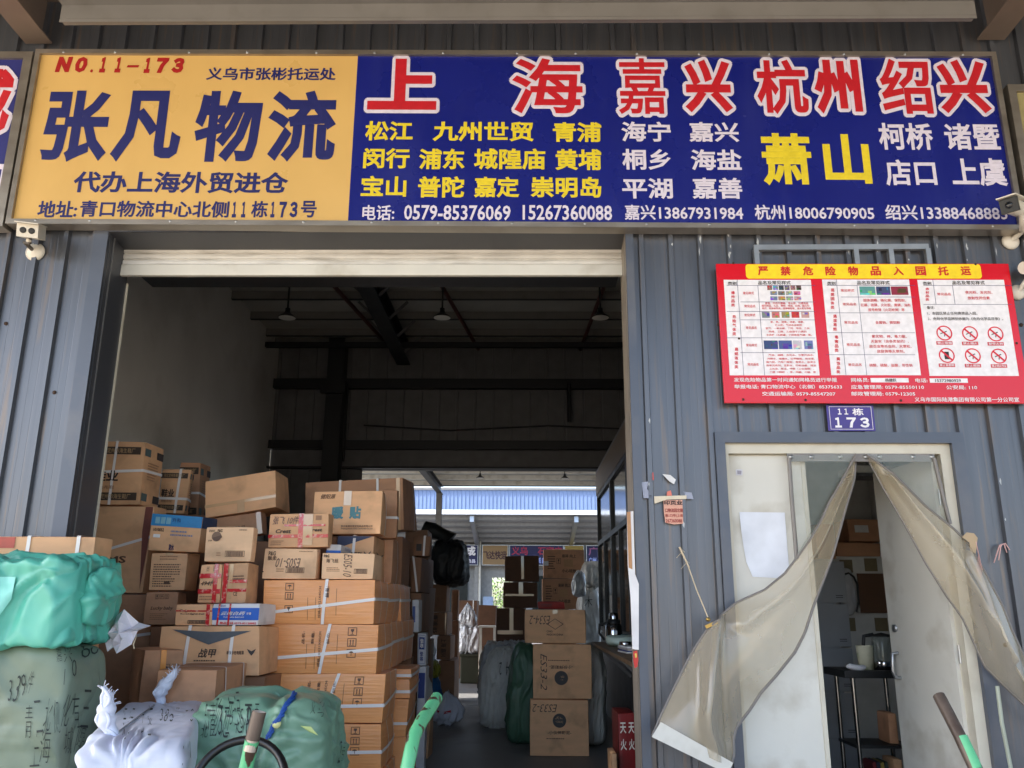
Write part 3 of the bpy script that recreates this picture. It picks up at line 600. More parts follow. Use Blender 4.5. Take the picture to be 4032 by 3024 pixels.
for i, (cx_, cy_) in enumerate(((1758, 595), (1904, 598), (2049, 600), (1772, 722), (1920, 724), (2068, 726))):
    mb = MB(); c = B2(cx_, cy_); R_ = (B2(cx_ + 45, cy_).x - c.x); n = 28
    for k in range(n):
        a0, a1 = 2 * math.pi * k / n, 2 * math.pi * (k + 1) / n
        q = [(c.x + R_ * s_ * math.cos(a), BY - .0032, c.z + R_ * s_ * math.sin(a)) for a, s_ in ((a0, .84), (a0, 1), (a1, 1), (a1, .84))]
        mb.quad(*q, P((214, 30, 60)))
    d = R_ * .66; w = R_ * .08
    mb.quad((c.x - d - w, BY - .0034, c.z + d - w), (c.x + d - w, BY - .0034, c.z - d - w), (c.x + d + w, BY - .0034, c.z - d + w), (c.x - d + w, BY - .0034, c.z + d + w), P((214, 30, 60)))
    k = R_ * .5                              # the dark pictogram behind the bar
    if i == 3: mb.poly([(c.x - k * .6, BY - .0026, c.z - k), (c.x + k * .6, BY - .0026, c.z - k), (c.x + k * .6, BY - .0026, c.z + k), (c.x - k * .6, BY - .0026, c.z + k)], PK)
    else:
        mb.quad((c.x - k, BY - .0026, c.z - k * .3), (c.x + k * .7, BY - .0026, c.z + k * .4), (c.x + k * .6, BY - .0026, c.z + k * .62), (c.x - k * 1.05, BY - .0026, c.z - k * .1), PK)
        mb.quad((c.x - k * .2, BY - .0027, c.z - k * .9), (c.x + k * .1, BY - .0027, c.z - k * .9), (c.x + k * .3, BY - .0027, c.z + k * .2), (c.x, BY - .0027, c.z + k * .2), P((120, 110, 120)))
    brect(mb, cx_ - 45, cy_ + 46, cx_ + 47, cy_ + 66, P((200, 40, 60)), .001)
    btext(mb, ('禁止吸烟', '禁止烟火', '禁带火种', '禁止易燃物', '禁止燃放', '禁止明火作业')[i], cx_ - 40, cx_ + 42, cy_ + 49, cy_ + 63, PW, .015)
    mb.build('prohibition_symbol', RB)
mb = MB()
for x, y in ((560, 197), (616, 972), (970, 975), (1512, 978), (1936, 203), (592, 625), (2170, 652)): mb.lathe(B2(x, y), [(.008, 0), (.006, .004), (0, .005)], m_rust, 8, (0, -1, 0))
mb.build('screws', RB)
# empty steel frame left standing behind the board
EF = empty('sign_frame', (2.1, -.05, 3.3), 'bare white steel tube frame sticking up behind the red notice board', 'frame')
mb = MB()
a, b = W(1628, 536, -.045), W(2004, 534, -.045)
mb.beam(a, b, .03, .035, m_galv)
for x in (1632, 1847, 1922, 2002):
    p = W(x, 538, -.045); mb.beam((p.x, -.045, 3.3), (p.x, -.045, p.z), .03, .035, m_galv, up=(0, 1, 0))
mb.build('rail', EF)
# house number plate
HN = empty('house_number_plate', (1.98, -.04, 2.485), 'small purple blue house number plate under the red board', 'number plate')
a, b = W(1790, 933, -.035), W(1886, 876, -.035); mb = MB(); mb.box((a.x, -.035, 2.485), (b.x, -.028, 2.646), P((70, 62, 140)), .002); mb.build('plate', HN)
mb = MB(); u0, u1 = a.x, b.x; zz0, zz1 = 2.485, 2.646; w_ = u1 - u0
for (x0, z0, x1, z1) in ((.05, .06, .95, .075), (.05, .925, .95, .94), (.05, .075, .06, .925), (.94, .075, .95, .925)): mb.quad(*[(u0 + w_ * x, -.037, zz0 + .161 * z) for x, z in ((x0, z0), (x1, z0), (x1, z1), (x0, z1))], PW)
def hp_(t_, x0, x1, z0, z1, bo): put_text(mb, t_, rectmap((u0 + w_ * x0, -.035, zz0 + .161 * z0), (u0 + w_ * x1, -.035, zz0 + .161 * z0), (u0 + w_ * x0, -.035, zz0 + .161 * z1), .0004), PW, bo)
hp_('１', .23, .31, .63, .86, .035); hp_('１', .37, .45, .63, .86, .035); hp_('栋', .54, .78, .6, .88, .025); hp_('１', .15, .29, .13, .52, .045); hp_('７', .4, .6, .13, .52, .045); hp_('３', .68, .88, .13, .52, .045)
mb.build('lettering', HN)
# ================================================================== cartons
def card(name, rgb, **k): return M('card_' + name, rgb, .7, var=.07, scale=5, stretch=(1, 1, 3), bump=.35, bscale=5, bdist=.02, bstretch=(1, 1, 1.6), dirt=tuple(int(c * .7) for c in rgb), dscale=4.5, damt=.6, objvar=.1, **k)
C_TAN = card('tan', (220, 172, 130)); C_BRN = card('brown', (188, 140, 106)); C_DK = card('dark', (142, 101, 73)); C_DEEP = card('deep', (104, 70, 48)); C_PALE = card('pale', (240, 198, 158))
C_ORG = M('card_orange', (232, 160, 100), .34, var=.045, scale=3, stretch=(.6, 1, 7), bump=.4, bdist=.012, bscale=6, bstretch=(.5, .8, 9), dirt=(206, 132, 76), dscale=2.5, damt=.4, dstretch=(.8, .8, 2), objvar=.05, rvar=.1)
C_WHT = card('white', (214, 214, 218)); C_RED = card('red', (150, 40, 36))
INK, INKB, INKW = P((48, 38, 36)), P((60, 74, 100)), P((226, 222, 214))
FADE = P((150, 112, 82)); INK2 = P((92, 66, 50))
m_strap = M('white_strap', (228, 224, 222), .35, var=.05); m_ctape = M('clear_tape', (206, 168, 130), .12, var=.1, spec=.8)
m_rtape = M('red_print_tape', (196, 50, 54), .15, var=.1, scale=30, dirt=(232, 206, 190), dscale=34, damt=.9, spec=.7)
NB = [0]
def carton(label, r, Y, side=None, depth=.4, mat=C_TAN, z0=None, rotz=0, tilt=0, pitch=0, prints=(), straps=(), tapes=(), group=None, bulge=.006, name='cardboard_box', h=None, lift=0):
    """r = (x0, x1, y0, y1): where the front face shows; Y its distance; side = where its receding right edge shows"""
    x0, x1, y0, y1 = r; xm, ym = (x0 + x1) / 2, (y0 + y1) / 2
    X0, X1 = W(x0, ym, Y).x, W(x1, ym, Y).x; Z1 = W(xm, y0, Y).z; Z0 = W(xm, y1, Y).z if z0 is None else z0
    if h: Z1 = Z0 + h
    if side: depth = max(.08, min(1.2, WX(side, ym, X1).y - Y))
    w, hh, d = X1 - X0, Z1 - Z0, depth; NB[0] += 1; sd = NB[0]; rg = random.Random(sd)
    A = [bulge * rg.uniform(.3, 1.3) for _ in range(4)]
    def disp(u, v, k): return A[k] * math.sin(math.pi * min(max(u, 0), 1)) * math.sin(math.pi * min(max(v, 0), 1))
    mb = MB(); e = .009; N = 6
    ts = [0, .0001] + [k / N for k in range(1, N)] + [.9999, 1]
    def rnd(p):
        q = Vector((max(-w / 2 + e, min(w / 2 - e, p[0])), max(-d / 2 + e, min(d / 2 - e, p[1])), max(e, min(hh - e, p[2]))))
        t_ = Vector(p) - q; return q + t_.normalized() * e if t_.length > 1e-9 else q
    def face(fn, k):
        vs = []; n = len(ts)
        for v in ts:
            for u in ts:
                U = (e / 2 if u == .0001 else 1 - e / 2 if u == .9999 else u); V = (e / 2 if v == .0001 else 1 - e / 2 if v == .9999 else v)
                p, nm = fn(U, V); p = rnd(p)
                j = noise.noise(Vector(p) * 7 + Vector((sd * 3.1, 0, 0))) * .0025
                vs.append(p + Vector(nm) * (disp(U, V, k) + j * math.sin(math.pi * U) * math.sin(math.pi * V)))
        mb.add(vs, [(a * n + b, a * n + b + 1, (a + 1) * n + b + 1, (a + 1) * n + b) for a in range(n - 1) for b in range(n - 1)], mat)
    F = {'front': lambda u, v: ((-w / 2 + u * w, -d / 2, v * hh), (0, -1, 0)), 'side': lambda u, v: ((w / 2, -d / 2 + u * d, v * hh), (1, 0, 0)),
         'left': lambda u, v: ((-w / 2, d / 2 - u * d, v * hh), (-1, 0, 0)), 'top': lambda u, v: ((-w / 2 + u * w, -d / 2 + v * d, hh), (0, 0, 1)),
         'back': lambda u, v: ((w / 2 - u * w, d / 2, v * hh), (0, 1, 0)), 'bot': lambda u, v: ((-w / 2 + u * w, d / 2 - v * d, 0), (0, 0, -1))}
    K = {'front': 0, 'side': 1, 'left': 2, 'top': 3, 'back': 2, 'bot': 3}
    for k_, fn in F.items(): face(fn, K[k_] if k_ != 'bot' else 0) if k_ != 'bot' else face(lambda u, v: F['bot'](u, v), 2)
    def on(fc, u, v, n=.002):
        p, nm = F[fc](u, v); return Vector(p) + Vector(nm) * (disp(u, v, K[fc]) + n + .0022)
    def patch(mb_, fc, u0, u1, v0, v1, m_, n=.002, seg=5):
        vs = [on(fc, u0 + (u1 - u0) * i / seg, v0 + (v1 - v0) * j / seg, n) for j in range(seg + 1) for i in range(seg + 1)]
        mb_.add(vs, [(j * (seg + 1) + i, j * (seg + 1) + i + 1, (j + 1) * (seg + 1) + i + 1, (j + 1) * (seg + 1) + i) for j in range(seg) for i in range(seg)], m_)
    cr = {(i, j, k): Vector((rg.gauss(0, 1), rg.gauss(0, 1), rg.gauss(0, .8) if k else 0)) * min(.009, .018 * min(w, hh, d) + .002) for i in (0, 1) for j in (0, 1) for k in (0, 1)}
    def warp(p):
        a, b, c = min(1, max(0, p.x / w + .5)), min(1, max(0, p.y / d + .5)), min(1, max(0, p.z / hh)); o_ = Vector((0, 0, 0))
        for (i, j, k), q in cr.items(): o_ += q * (a if i else 1 - a) * (b if j else 1 - b) * (c if k else 1 - c)
        return p + o_
    # seam of the top flaps
    patch(mb, 'top', 0.02, .98, .495, .505, INK2, .0004)
    for p in prints:
        fc = 'front'
        if p[0] in F: fc, p = p[0], p[1:]
        if p[0] == 't':
            _, t_, u0, u1, v0, v1, m_ = p[:7]; bo = p[7] if len(p) > 7 else .012; ro = p[8] if len(p) > 8 else 0; sh = p[9] if len(p) > 9 else 0
            put_text(mb, t_, lambda u, v, n: on(fc, u0 + (u1 - u0) * u, v0 + (v1 - v0) * v, .0026 + .0005 * n), m_, bo, ro, shear=sh)
        elif p[0] == 'r': patch(mb, fc, p[1], p[2], p[3], p[4], p[5], p[6] if len(p) > 6 else .0014)
        elif p[0] == 'o':                      # outlined rectangle
            _, u0, u1, v0, v1, m_, tk = p; tv = tk * w / hh
            patch(mb, fc, u0, u1, v0, v0 + tv, m_, .002, 2); patch(mb, fc, u0, u1, v1 - tv, v1, m_, .002, 2); patch(mb, fc, u0, u0 + tk, v0 + tv, v1 - tv, m_, .002, 2); patch(mb, fc, u1 - tk, u1, v0 + tv, v1 - tv, m_, .002, 2)
        elif p[0] == 'bars':
            _, u0, u1, v0, v1, m_ = p; x = u0; r2 = random.Random(4)
            while x < u1:
                b = (u1 - u0) * r2.uniform(.012, .04); patch(mb, fc, x, min(u1, x + b), v0, v1, m_, .0022, 1); x += b + (u1 - u0) * r2.uniform(.015, .035)
        elif p[0] == 'poly': mb.poly([on(fc, u, v, .004) for u, v in p[1]], p[2])
        elif p[0] == 'disc': mb.poly([on(fc, p[1] + p[3] * math.cos(a * math.pi / 14), p[2] + p[3] * w / hh * math.sin(a * math.pi / 14), .0034) for a in range(28)], p[4])
        elif p[0] == 'lines':                  # rows of tiny unreadable print
            _, u0, u1, v0, v1, n_, m_ = p; r2 = random.Random(sd)
            for i in range(n_):
                v = v1 - (v1 - v0) * (i + .5) / n_; tk = (v1 - v0) / n_ * .22; x = u0; ue = u1 - (u1 - u0) * r2.uniform(0, .35)
                while x < ue: b = (u1 - u0) * r2.uniform(.03, .09); patch(mb, fc, x, min(ue, x + b), v - tk, v + tk, m_, .0018, 1); x += b + (u1 - u0) * .02
        elif p[0] == 'icon':                   # framed handling mark: glass, arrows or umbrella
            _, u0, u1, v0, v1, kd, m_ = p; tk = (u1 - u0) * .07; tv = tk * w / hh
            patch(mb, fc, u0, u1, v0, v0 + tv, m_, .002, 1); patch(mb, fc, u0, u1, v1 - tv, v1, m_, .002, 1); patch(mb, fc, u0, u0 + tk, v0 + tv, v1 - tv, m_, .002, 1); patch(mb, fc, u1 - tk, u1, v0 + tv, v1 - tv, m_, .002, 1)
            def q(pts): mb.poly([on(fc, u0 + (u1 - u0) * a, v0 + (v1 - v0) * b, .0032) for a, b in pts], m_)
            if kd == 'glass': q([(.32, .8), (.32, .6), (.46, .42), (.54, .42), (.68, .6), (.68, .8)]); q([(.46, .42), (.46, .2), (.54, .2), (.54, .42)]); q([(.3, .2), (.3, .14), (.7, .14), (.7, .2)])
            elif kd == 'arrows':
                for c in (.35, .65): q([(c - .04, .2), (c + .04, .2), (c + .04, .66), (c - .04, .66)]); q([(c - .1, .66), (c + .1, .66), (c, .84)])
                q([(.2, .13), (.8, .13), (.8, .17), (.2, .17)])
            else: q([(.22, .55), (.34, .7), (.5, .76), (.66, .7), (.78, .55)]); q([(.47, .2), (.53, .2), (.53, .55), (.47, .55)])
    loc = Vector(((X0 + X1) / 2, Y + d / 2, Z0 + lift)); mb.v = [warp(v) for v in mb.v]
    o = mb.build(name, None, loc, local=True, rot=(math.radians(pitch), math.radians(tilt), math.radians(rotz)))
    tag(o, label, 'box', group or 'cartons stacked in the doorway')
    for s in straps:
        sb = MB(); sw = .0075
        if s[0] == 'v':
            u0, u1 = s[1], s[2]; wv = (Vector((1, 0, 0)))
            pts = [on('front', u0 + (u1 - u0) * k / 6, k / 6, .003) for k in range(7)] + [on('top', u1, k / 3, .003) for k in range(4)] + [on('back', 1 - u1, 1 - k / 3, .003) for k in range(4)]
            sb.ribbon(pts, .021, m_strap, wdir=wv)
        elif s[0] == 'h':
            v0, v1, v2 = s[1:4]
            pts = [on('front', k / 6, v0 + (v1 - v0) * k / 6, .003) for k in range(7)] + [on('side', k / 5, v1 + (v2 - v1) * k / 5, .003) for k in range(6)]
            sb.ribbon(pts, .021, m_strap, wdir=(0, 0, 1))
        elif s[0] == 's':                     # loop seen on the side face
            u = s[1]; b = s[2] if len(s) > 2 else .02
            pts = [on('side', u + b * math.sin(math.pi * k / 6), k / 6, .003 + .006 * math.sin(math.pi * k / 6)) for k in range(7)] + [on('top', 1 - k / 4, u, .003) for k in range(5)]
            sb.ribbon(pts, .015, m_strap, wdir=(0, 1, 0))
        sb.v = [warp(v) for v in sb.v]; sb.build('strap', o, local=True)
    for t_ in tapes:
        sb = MB(); patch(sb, t_[0], t_[1], t_[2], t_[3], t_[4], t_[5] if len(t_) > 5 else m_ctape, .0036, 6); sb.v = [warp(v) for v in sb.v]; sb.build('packing_tape', o, local=True)
    return o
def zat(r, Y): return W((r[0] + r[1]) / 2, r[3], Y).z
def ztop(o): return o.location.z + max(v.co.z for v in o.data.vertices)

# ---- left pile, back column by the jamb
shoe = [('r', .0, .93, .79, .91, P((66, 54, 46))), ('t', '河北定州市海生鞋厂', .1, .82, .81, .89, P((176, 146, 108)), .01), ('r', .0, .93, .07, .19, P((66, 54, 46))), ('t', '河北定州市海生鞋厂', .1, .82, .09, .17, P((176, 146, 108)), .01), ('t', '鞋业', .08, .55, .36, .54, INK, .03),
        ('t', '胶粘布鞋', .1, .5, .24, .3, FADE, .01), ('side', 'r', .02, .3, .78, .9, P((84, 100, 100))), ('side', 'r', .62, .98, .78, .9, P((60, 48, 42))), ('side', 'r', .02, .3, .07, .19, P((84, 100, 100))), ('side', 'r', .62, .98, .07, .19, P((60, 48, 42))), ('side', 'lines', .2, .8, .4, .7, 7, FADE)]
a3 = carton('plain tall brown carton at the foot of the shoe carton column', (188, 320, 1284, 1500), 1.25, side=352, mat=C_BRN, z0=0, straps=[('h', .78, .82, .8)])
a2 = carton('tall carton with a red brown pointed stripe, under the shoe factory carton', (190, 322, 1092, 1284), 1.25, side=352, mat=C_TAN, z0=ztop(a3) + .002, prints=[('poly', [(.86, .99), (.98, .99), (.98, .5), (.95, .04), (.86, .7)], P((118, 66, 56))), ('t', '夏日凉拖', .885, .955, .62, .95, P((196, 150, 110)), .02, 3), ('t', 'MS', .35, .66, .34, .42, INK2, .03), ('lines', .1, .6, .2, .3, 2, FADE)], straps=[('h', .42, .64, .6)])
a1 = carton('large shoe factory carton with dark lettered bands, topmost by the dark jamb', (194, 311, 952, 1090), 1.25, side=350, z0=ztop(a2) + .002, prints=shoe, straps=[('v', .44, .44), ('h', .5, .54, .56)])
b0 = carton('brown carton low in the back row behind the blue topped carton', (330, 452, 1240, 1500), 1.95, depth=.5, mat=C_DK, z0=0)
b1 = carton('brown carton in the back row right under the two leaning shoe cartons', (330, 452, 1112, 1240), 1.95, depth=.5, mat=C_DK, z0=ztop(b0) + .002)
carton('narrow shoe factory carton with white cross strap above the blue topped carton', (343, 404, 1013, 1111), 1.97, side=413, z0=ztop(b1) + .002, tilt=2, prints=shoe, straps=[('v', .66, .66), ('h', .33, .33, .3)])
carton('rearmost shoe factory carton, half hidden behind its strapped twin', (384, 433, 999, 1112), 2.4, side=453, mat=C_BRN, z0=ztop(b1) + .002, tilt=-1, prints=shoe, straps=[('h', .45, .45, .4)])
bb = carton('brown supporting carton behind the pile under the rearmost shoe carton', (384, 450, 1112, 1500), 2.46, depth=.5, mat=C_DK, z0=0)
bb.scale.z = (ztop(b1)) / max(v.co.z for v in bb.data.vertices)
e0 = carton('dark brown carton standing behind the small scent cartons', (452, 572, 1167, 1500), 1.6, side=586, mat=C_DK, z0=0)
e1 = carton('brown carton slumped beneath the big tilted carton', (462, 568, 1117, 1167), 1.62, side=581, mat=C_BRN, z0=ztop(e0) + .002, tilt=-8, prints=[('t', '易碎品', .35, .68, .32, .48, INK2, .02)], lift=.02, tapes=[('front', .9, 1, 0, 1)])
carton('big plain carton tilted to the left with tape across its front', (450, 600, 1024, 1106), 1.6, side=633, mat=C_TAN, tilt=-9, lift=-.005, tapes=[('front', .0, 1, .26, .34), ('front', .46, .56, .0, .34)])
# ---- left pile, front columns
h0 = carton('plain carton under the faded script carton, low in the left pile', (311, 400, 1353, 1600), 1.0, depth=.45, mat=C_DK, z0=0)
h1 = carton('faded carton with a dark script line and four handling marks', (311, 381, 1279, 1353), 1.0, side=402, mat=C_BRN, z0=ztop(h0) + .002, prints=[('icon', .3, .42, .78, .92, 'glass', INK), ('icon', .45, .57, .78, .92, 'umb', INK), ('icon', .6, .72, .78, .92, 'arrows', INK), ('t', 'Lucky baby', .2, .9, .42, .56, INK2, .01, 0, .3), ('lines', .2, .8, .14, .36, 4, FADE)])
g1 = carton('carton covered with rows of dark small print under the blue topped carton', (324, 401, 1194, 1280), 1.0, side=430, z0=ztop(h1) + .002, prints=[('lines', .1, .86, .08, .72, 10, INK2), ('lines', .25, .75, .8, .94, 2, FADE), ('r', .42, .58, .16, .24, INK2)], tapes=[('front', .4, .6, .93, 1)])
carton('carton with a wide blue top band and a white label', (322, 432, 1114, 1193), .98, side=465, z0=ztop(g1) + .002, pitch=2, tilt=2, prints=[('r', .0, 1, .68, 1, P((44, 128, 186))), ('side', 'r', 0, 1, .68, 1, P((40, 70, 110))), ('r', .08, .17, .74, .92, P((120, 170, 190)), .0024), ('r', .19, .28, .74, .92, P((120, 170, 190)), .0024), ('r', .3, .39, .74, .92, P((120, 170, 190)), .0024), ('t', '1010052', .07, .28, .53, .62, INK, .02), ('r', .08, .22, .36, .45, P((232, 232, 232)), .0024), ('lines', .42, .9, .4, .6, 2, P((120, 130, 160))), ('t', '防水', .42, .52, .02, .2, P((40, 40, 90)), .04), ('t', '升和', .42, .58, .8, .92, P((20, 40, 90)), .01)])
m0 = carton('plain brown carton beneath the wide carton with dark chevron', (380, 562, 1462, 1700), .52, depth=.42, mat=C_DK, z0=0)
mm = carton('wide carton with a dark blue chevron along its top edge', (343, 562, 1355, 1460), .5, depth=.45, mat=C_TAN, z0=ztop(m0) + .002, prints=[('poly', [(.12, .93), (.5, .88), (.92, .9), (.5, .62)], P((78, 84, 92))), ('t', '战甲', .4, .58, .36, .54, INK, .02, 0, .2), ('lines', .36, .62, .27, .33, 1, INK2), ('t', '单弹多色电瓶罩', .68, .85, .42, .5, INK, .015), ('poly', [(.88, .54), (.9, .46), (.925, .4), (.95, .46), (.97, .54), (.925, .49)], INK)], straps=[('v', .26, .3), ('v', .7, .74)])
k1 = carton('small carton with crossed red printed tape beside the blue and white one', (380, 457, 1304, 1362), .55, depth=.42, z0=ztop(mm) + .003, pitch=1, prints=[('t', 'Colgate', .1, .5, .62, .76, INK, .02, 0, .25), ('t', 'Colgate', .14, .8, .5, .6, INK, .012, 0, .25), ('o', .36, .88, .1, .26, INK, .015), ('bars', .4, .84, .12, .24, INK)], tapes=[('front', .0, 1, .66, .72, m_rtape), ('front', .84, .94, 0, 1, m_rtape)])
carton('blue and white printed carton with white brush lettering', (458, 559, 1304, 1363), .55, depth=.42, mat=C_WHT, z0=ztop(mm) + .003, prints=[('r', 0, 1, .24, .8, P((30, 96, 196))), ('t', '云南白药', .2, .72, .46, .64, INKW, .02, 0, .3), ('t', '牙膏', .74, .84, .48, .6, INKW, .012), ('t', 'YUNNAN BAIYAO', .26, .7, .34, .41, INKW, .02), ('t', '精品专线 0579-85158882', .2, .96, .04, .16, P((206, 40, 50)), .02), ('t', '云南白药', .12, .28, .84, .94, P((60, 70, 150)), .01)], tapes=[('front', .13, .17, 0, 1, m_rtape), ('front', .36, .4, 0, 1, m_rtape)])
zk = ztop(k1) + .002
j1 = carton('narrow carton wrapped in red printed tape, left one of a pair', (429, 477, 1219, 1293), .72, depth=.25, z0=zk, prints=[('icon', .3, .42, .82, .94, 'glass', INK), ('icon', .6, .74, .82, .94, 'arrows', INK), ('t', '494件', .1, .8, .44, .58, INK, .012, 0, .3), ('lines', .1, .9, .06, .2, 2, FADE)], tapes=[('front', 0, 1, .64, .76, m_rtape), ('front', 0, 1, .24, .36, m_rtape), ('front', .66, .84, 0, 1, m_rtape)])
j2 = carton('narrow carton with shiny crumpled tape, right one of the taped pair', (478, 534, 1217, 1293), .72, depth=.25, z0=zk, prints=[('lines', .2, .9, .5, .7, 3, INK2), ('t', 'CE', .5, .66, .18, .28, INK2, .02)], tapes=[('front', .06, .24, 0, 1, m_rtape), ('front', .24, 1, .5, .58, m_rtape), ('front', .26, 1, .28, .36, m_rtape), ('front', .28, .44, .1, .98, m_ctape)])
carton('clean tan carton with oval car emblem and framed barcode, on the taped pair', (443, 546, 1139, 1217), .72, side=555, mat=C_PALE, z0=ztop(j2) + .002, prints=[('t', '舒肤佳', .07, .19, .85, .92, INK2, .008), ('t', 'P&G', .25, .35, .85, .93, INK, .02), ('disc', .24, .72, .1, P((120, 92, 72))), ('poly', [(.14, .68), (.34, .76), (.36, .7), (.26, .58), (.18, .62)], INK2), ('t', '护肤', .07, .15, .58, .63, INK2, .01), ('lines', .7, .95, .88, .94, 1, INK2), ('o', .45, .86, .14, .31, INK2, .008), ('bars', .48, .83, .16, .29, INK2), ('lines', .26, .4, .15, .28, 2, FADE)])
n0 = carton('carton at floor level beneath the tilted corner carton', (246, 366, 1532, 1750), .3, depth=.5, mat=C_DK, z0=0)
carton('brown carton turned corner first with orange tape on its shoulder', (262, 350, 1405, 1531), .34, depth=.42, mat=C_BRN, z0=ztop(n0) + .002, rotz=32, prints=[('icon', .5, .66, .55, .75, 'glass', INK), ('icon', .72, .88, .55, .75, 'umb', INK)], tapes=[('front', .42, .56, .5, 1, M('orange_tape', (222, 140, 40), .3))])
carton('squat brown carton with white straps on top, behind the white bale', (318, 457, 1447, 1720), -.02, side=517, mat=C_BRN, z0=0, bulge=.015, prints=[('icon', .1, .16, .76, .81, 'glass', INK2), ('lines', .3, .4, .7, .84, 3, INK2)], straps=[('s', .25), ('s', .85)])
# ---- big orange strapped stack: three deep, five high
org = lambda flip: [('icon', *((.2, .275, .55, .72) if flip else (.745, .82, .55, .72)), 'arrows', INK2), ('icon', *((.2, .275, .76, .93) if flip else (.745, .82, .33, .5)), 'umb', INK2), ('icon', *((.2, .275, .25, .42) if flip else (.745, .82, .77, .94)), 'glass', INK2),
                    ('t', '品名:', .36 + .2 * flip, .385 + .2 * flip, .6, .85, INK2, .01, 1), ('t', '数量:', .44 + .13 * flip, .465 + .13 * flip, .6, .85, INK2, .01, 1), ('t', '规格:60X21X45CM', .5, .525, .14, .85, INK2, .008, 1), ('t', '颜色:', .57, .595, .6, .85, INK2, .01, 1), ('r', .405, .408, .1, .6, INK2), ('r', .475, .478, .1, .6, INK2), ('r', .66, .663, .2, .8, INK2)]
rows = ((566, 808, 1252, 1349), (563, 817, 1349, 1456), (568, 828, 1456, 1561), (566, 822, 1562, 1664), (566, 826, 1664, 1760))
ordn = ('topmost', 'second from top', 'third from top', 'fourth from top', 'lowest')
zs = [W(700, r[2], .9).z for r in rows] + [0.0]
OT = zs[0]
for i, r in enumerate(rows):
    for j in range(3 if i < 2 else 1):
        Y = .9 + .625 * j
        X0, X1 = W(r[0], (r[2] + r[3]) / 2, .9).x, W(r[1], (r[2] + r[3]) / 2, .9).x
        ln = 'orange carton with white cross strapping, %s %s' % (ordn[i], 'in the front of the strapped stack' if j == 0 else 'of the stack\'s middle row' if j == 1 else 'of the stack\'s rear row')
        w_ = X1 - X0; zc = zs[i + 1] + .001
        ym = (r[2] + r[3]) / 2
        def inv(X, Yq, yq):
            lo, hi = -2000, 4000
            for _ in range(50):
                m_ = (lo + hi) / 2
                if W(m_, yq, Yq).x < X: lo = m_
                else: hi = m_
            return lo
        yq = ym
        o = carton(ln, (inv(X0, Y, yq), inv(X1, Y, yq), yq - 5, yq + 5), Y, depth=.61, mat=C_ORG, z0=zc, h=zs[i] - zs[i + 1] - .003, group='orange strapped cartons', bulge=.014,
                   prints=org(i == 0) if j == 0 else [], straps=([('v', .54 - .02 * i, .57 + .02 * i), ('h', (.24, .28, .3, .36, .4)[i], (.56, .5, .36, .4, .4)[i], .6 - .04 * i)] if j == 0 else [('h', .5, .55, .6)]) + [('s', .3), ('s', .75)])
zl = [W(870, y, 1.75).z for y in (1424, 1467, 1509, 1592)] + [0.0]
zl[0] = zs[2] - .02
for i in range(4):
    carton('orange brown carton in the low second column behind the strapped stack, %s' % ('topmost', 'second from top', 'third from top', 'lowest')[i], (700, (887, 885, 880, 884)[i], 1480, 1500), 1.75, depth=.55, mat=C_ORG, z0=zl[i + 1] + .001, h=zl[i] - zl[i + 1] - .003, group='orange strapped cartons', bulge=.01, straps=[('h', .35, .35, .7), ('s', .5)])
# ---- on top of the orange stack
t1 = carton('tan carton with scrawled marker and barcode, left one on the orange stack', (569, 685, 1185, 1252), .93, side=693, mat=C_PALE, z0=OT + .003, prints=[('t', 'P&G', .09, .22, .76, .9, INK, .02), ('t', '飘柔', .08, .25, .6, .74, INK2, .01), ('t', 'ES05-10', .24, .7, .38, .68, P((90, 66, 60)), -.004, 2, .3), ('o', .44, .78, .2, .38, INK2, .008), ('bars', .47, .76, .22, .36, INK2), ('lines', .26, .42, .22, .36, 2, FADE), ('lines', .66, .94, .88, .94, 1, FADE), ('r', 0, .03, .22, .25, INK)])
u1 = carton('tan carton with upright marker scrawl, right one on the orange stack', (693, 808, 1195, 1252), .93, side=826, mat=C_PALE, z0=OT + .003, prints=[('t', 'P&G', .04, .14, .82, .93, INK, .02), ('t', '海飞丝', .08, .32, .62, .78, INK2, .01), ('t', 'ES05-10', .42, .58, .1, .96, P((90, 66, 60)), -.004, 3, .3), ('o', .63, .88, .22, .4, INK2, .008), ('bars', .66, .86, .24, .38, INK2), ('lines', .1, .36, .28, .46, 3, FADE)])
carton('toothpaste carton with crossed red tape and marker scrawl', (583, 710, 1109, 1182), .95, side=720, z0=ztop(t1) + .002, tilt=-1, prints=[('t', 'Crest', .12, .38, .42, .54, INK, .03, 0, .2), ('t', 'Crest', .66, .9, .46, .56, INK, .03, 0, .2), ('t', '张飞 10件', .06, .5, .68, .92, P((90, 66, 72)), 0, 0, .3), ('lines', .05, .3, .06, .22, 3, FADE), ('r', .78, .88, .8, .94, FADE)], tapes=[('front', 0, 1, .28, .38, m_rtape), ('front', .5, .58, 0, 1, m_rtape), ('front', .26, .95, .62, .68, m_rtape), ('front', .58, .74, .06, .98, m_ctape)])
v1 = carton('carton with a dark blue pointed band, under the warm pad carton', (727, 806, 1157, 1252), 1.4, side=846, mat=C_TAN, z0=OT + .003, prints=[('poly', [(0, .99), (.98, .99), (0, .72)], P((52, 62, 96))), ('t', '冬季系列', .24, .68, .52, .64, INK, .02), ('poly', [(.74, .66), (.78, .56), (.84, .5), (.9, .56), (.94, .66), (.84, .58)], INK), ('side', 'poly', [(.1, .66), (.2, .56), (.3, .52), (.4, .56), (.5, .66), (.3, .58)], INK)], straps=[('v', .44, .46), ('s', .6)])
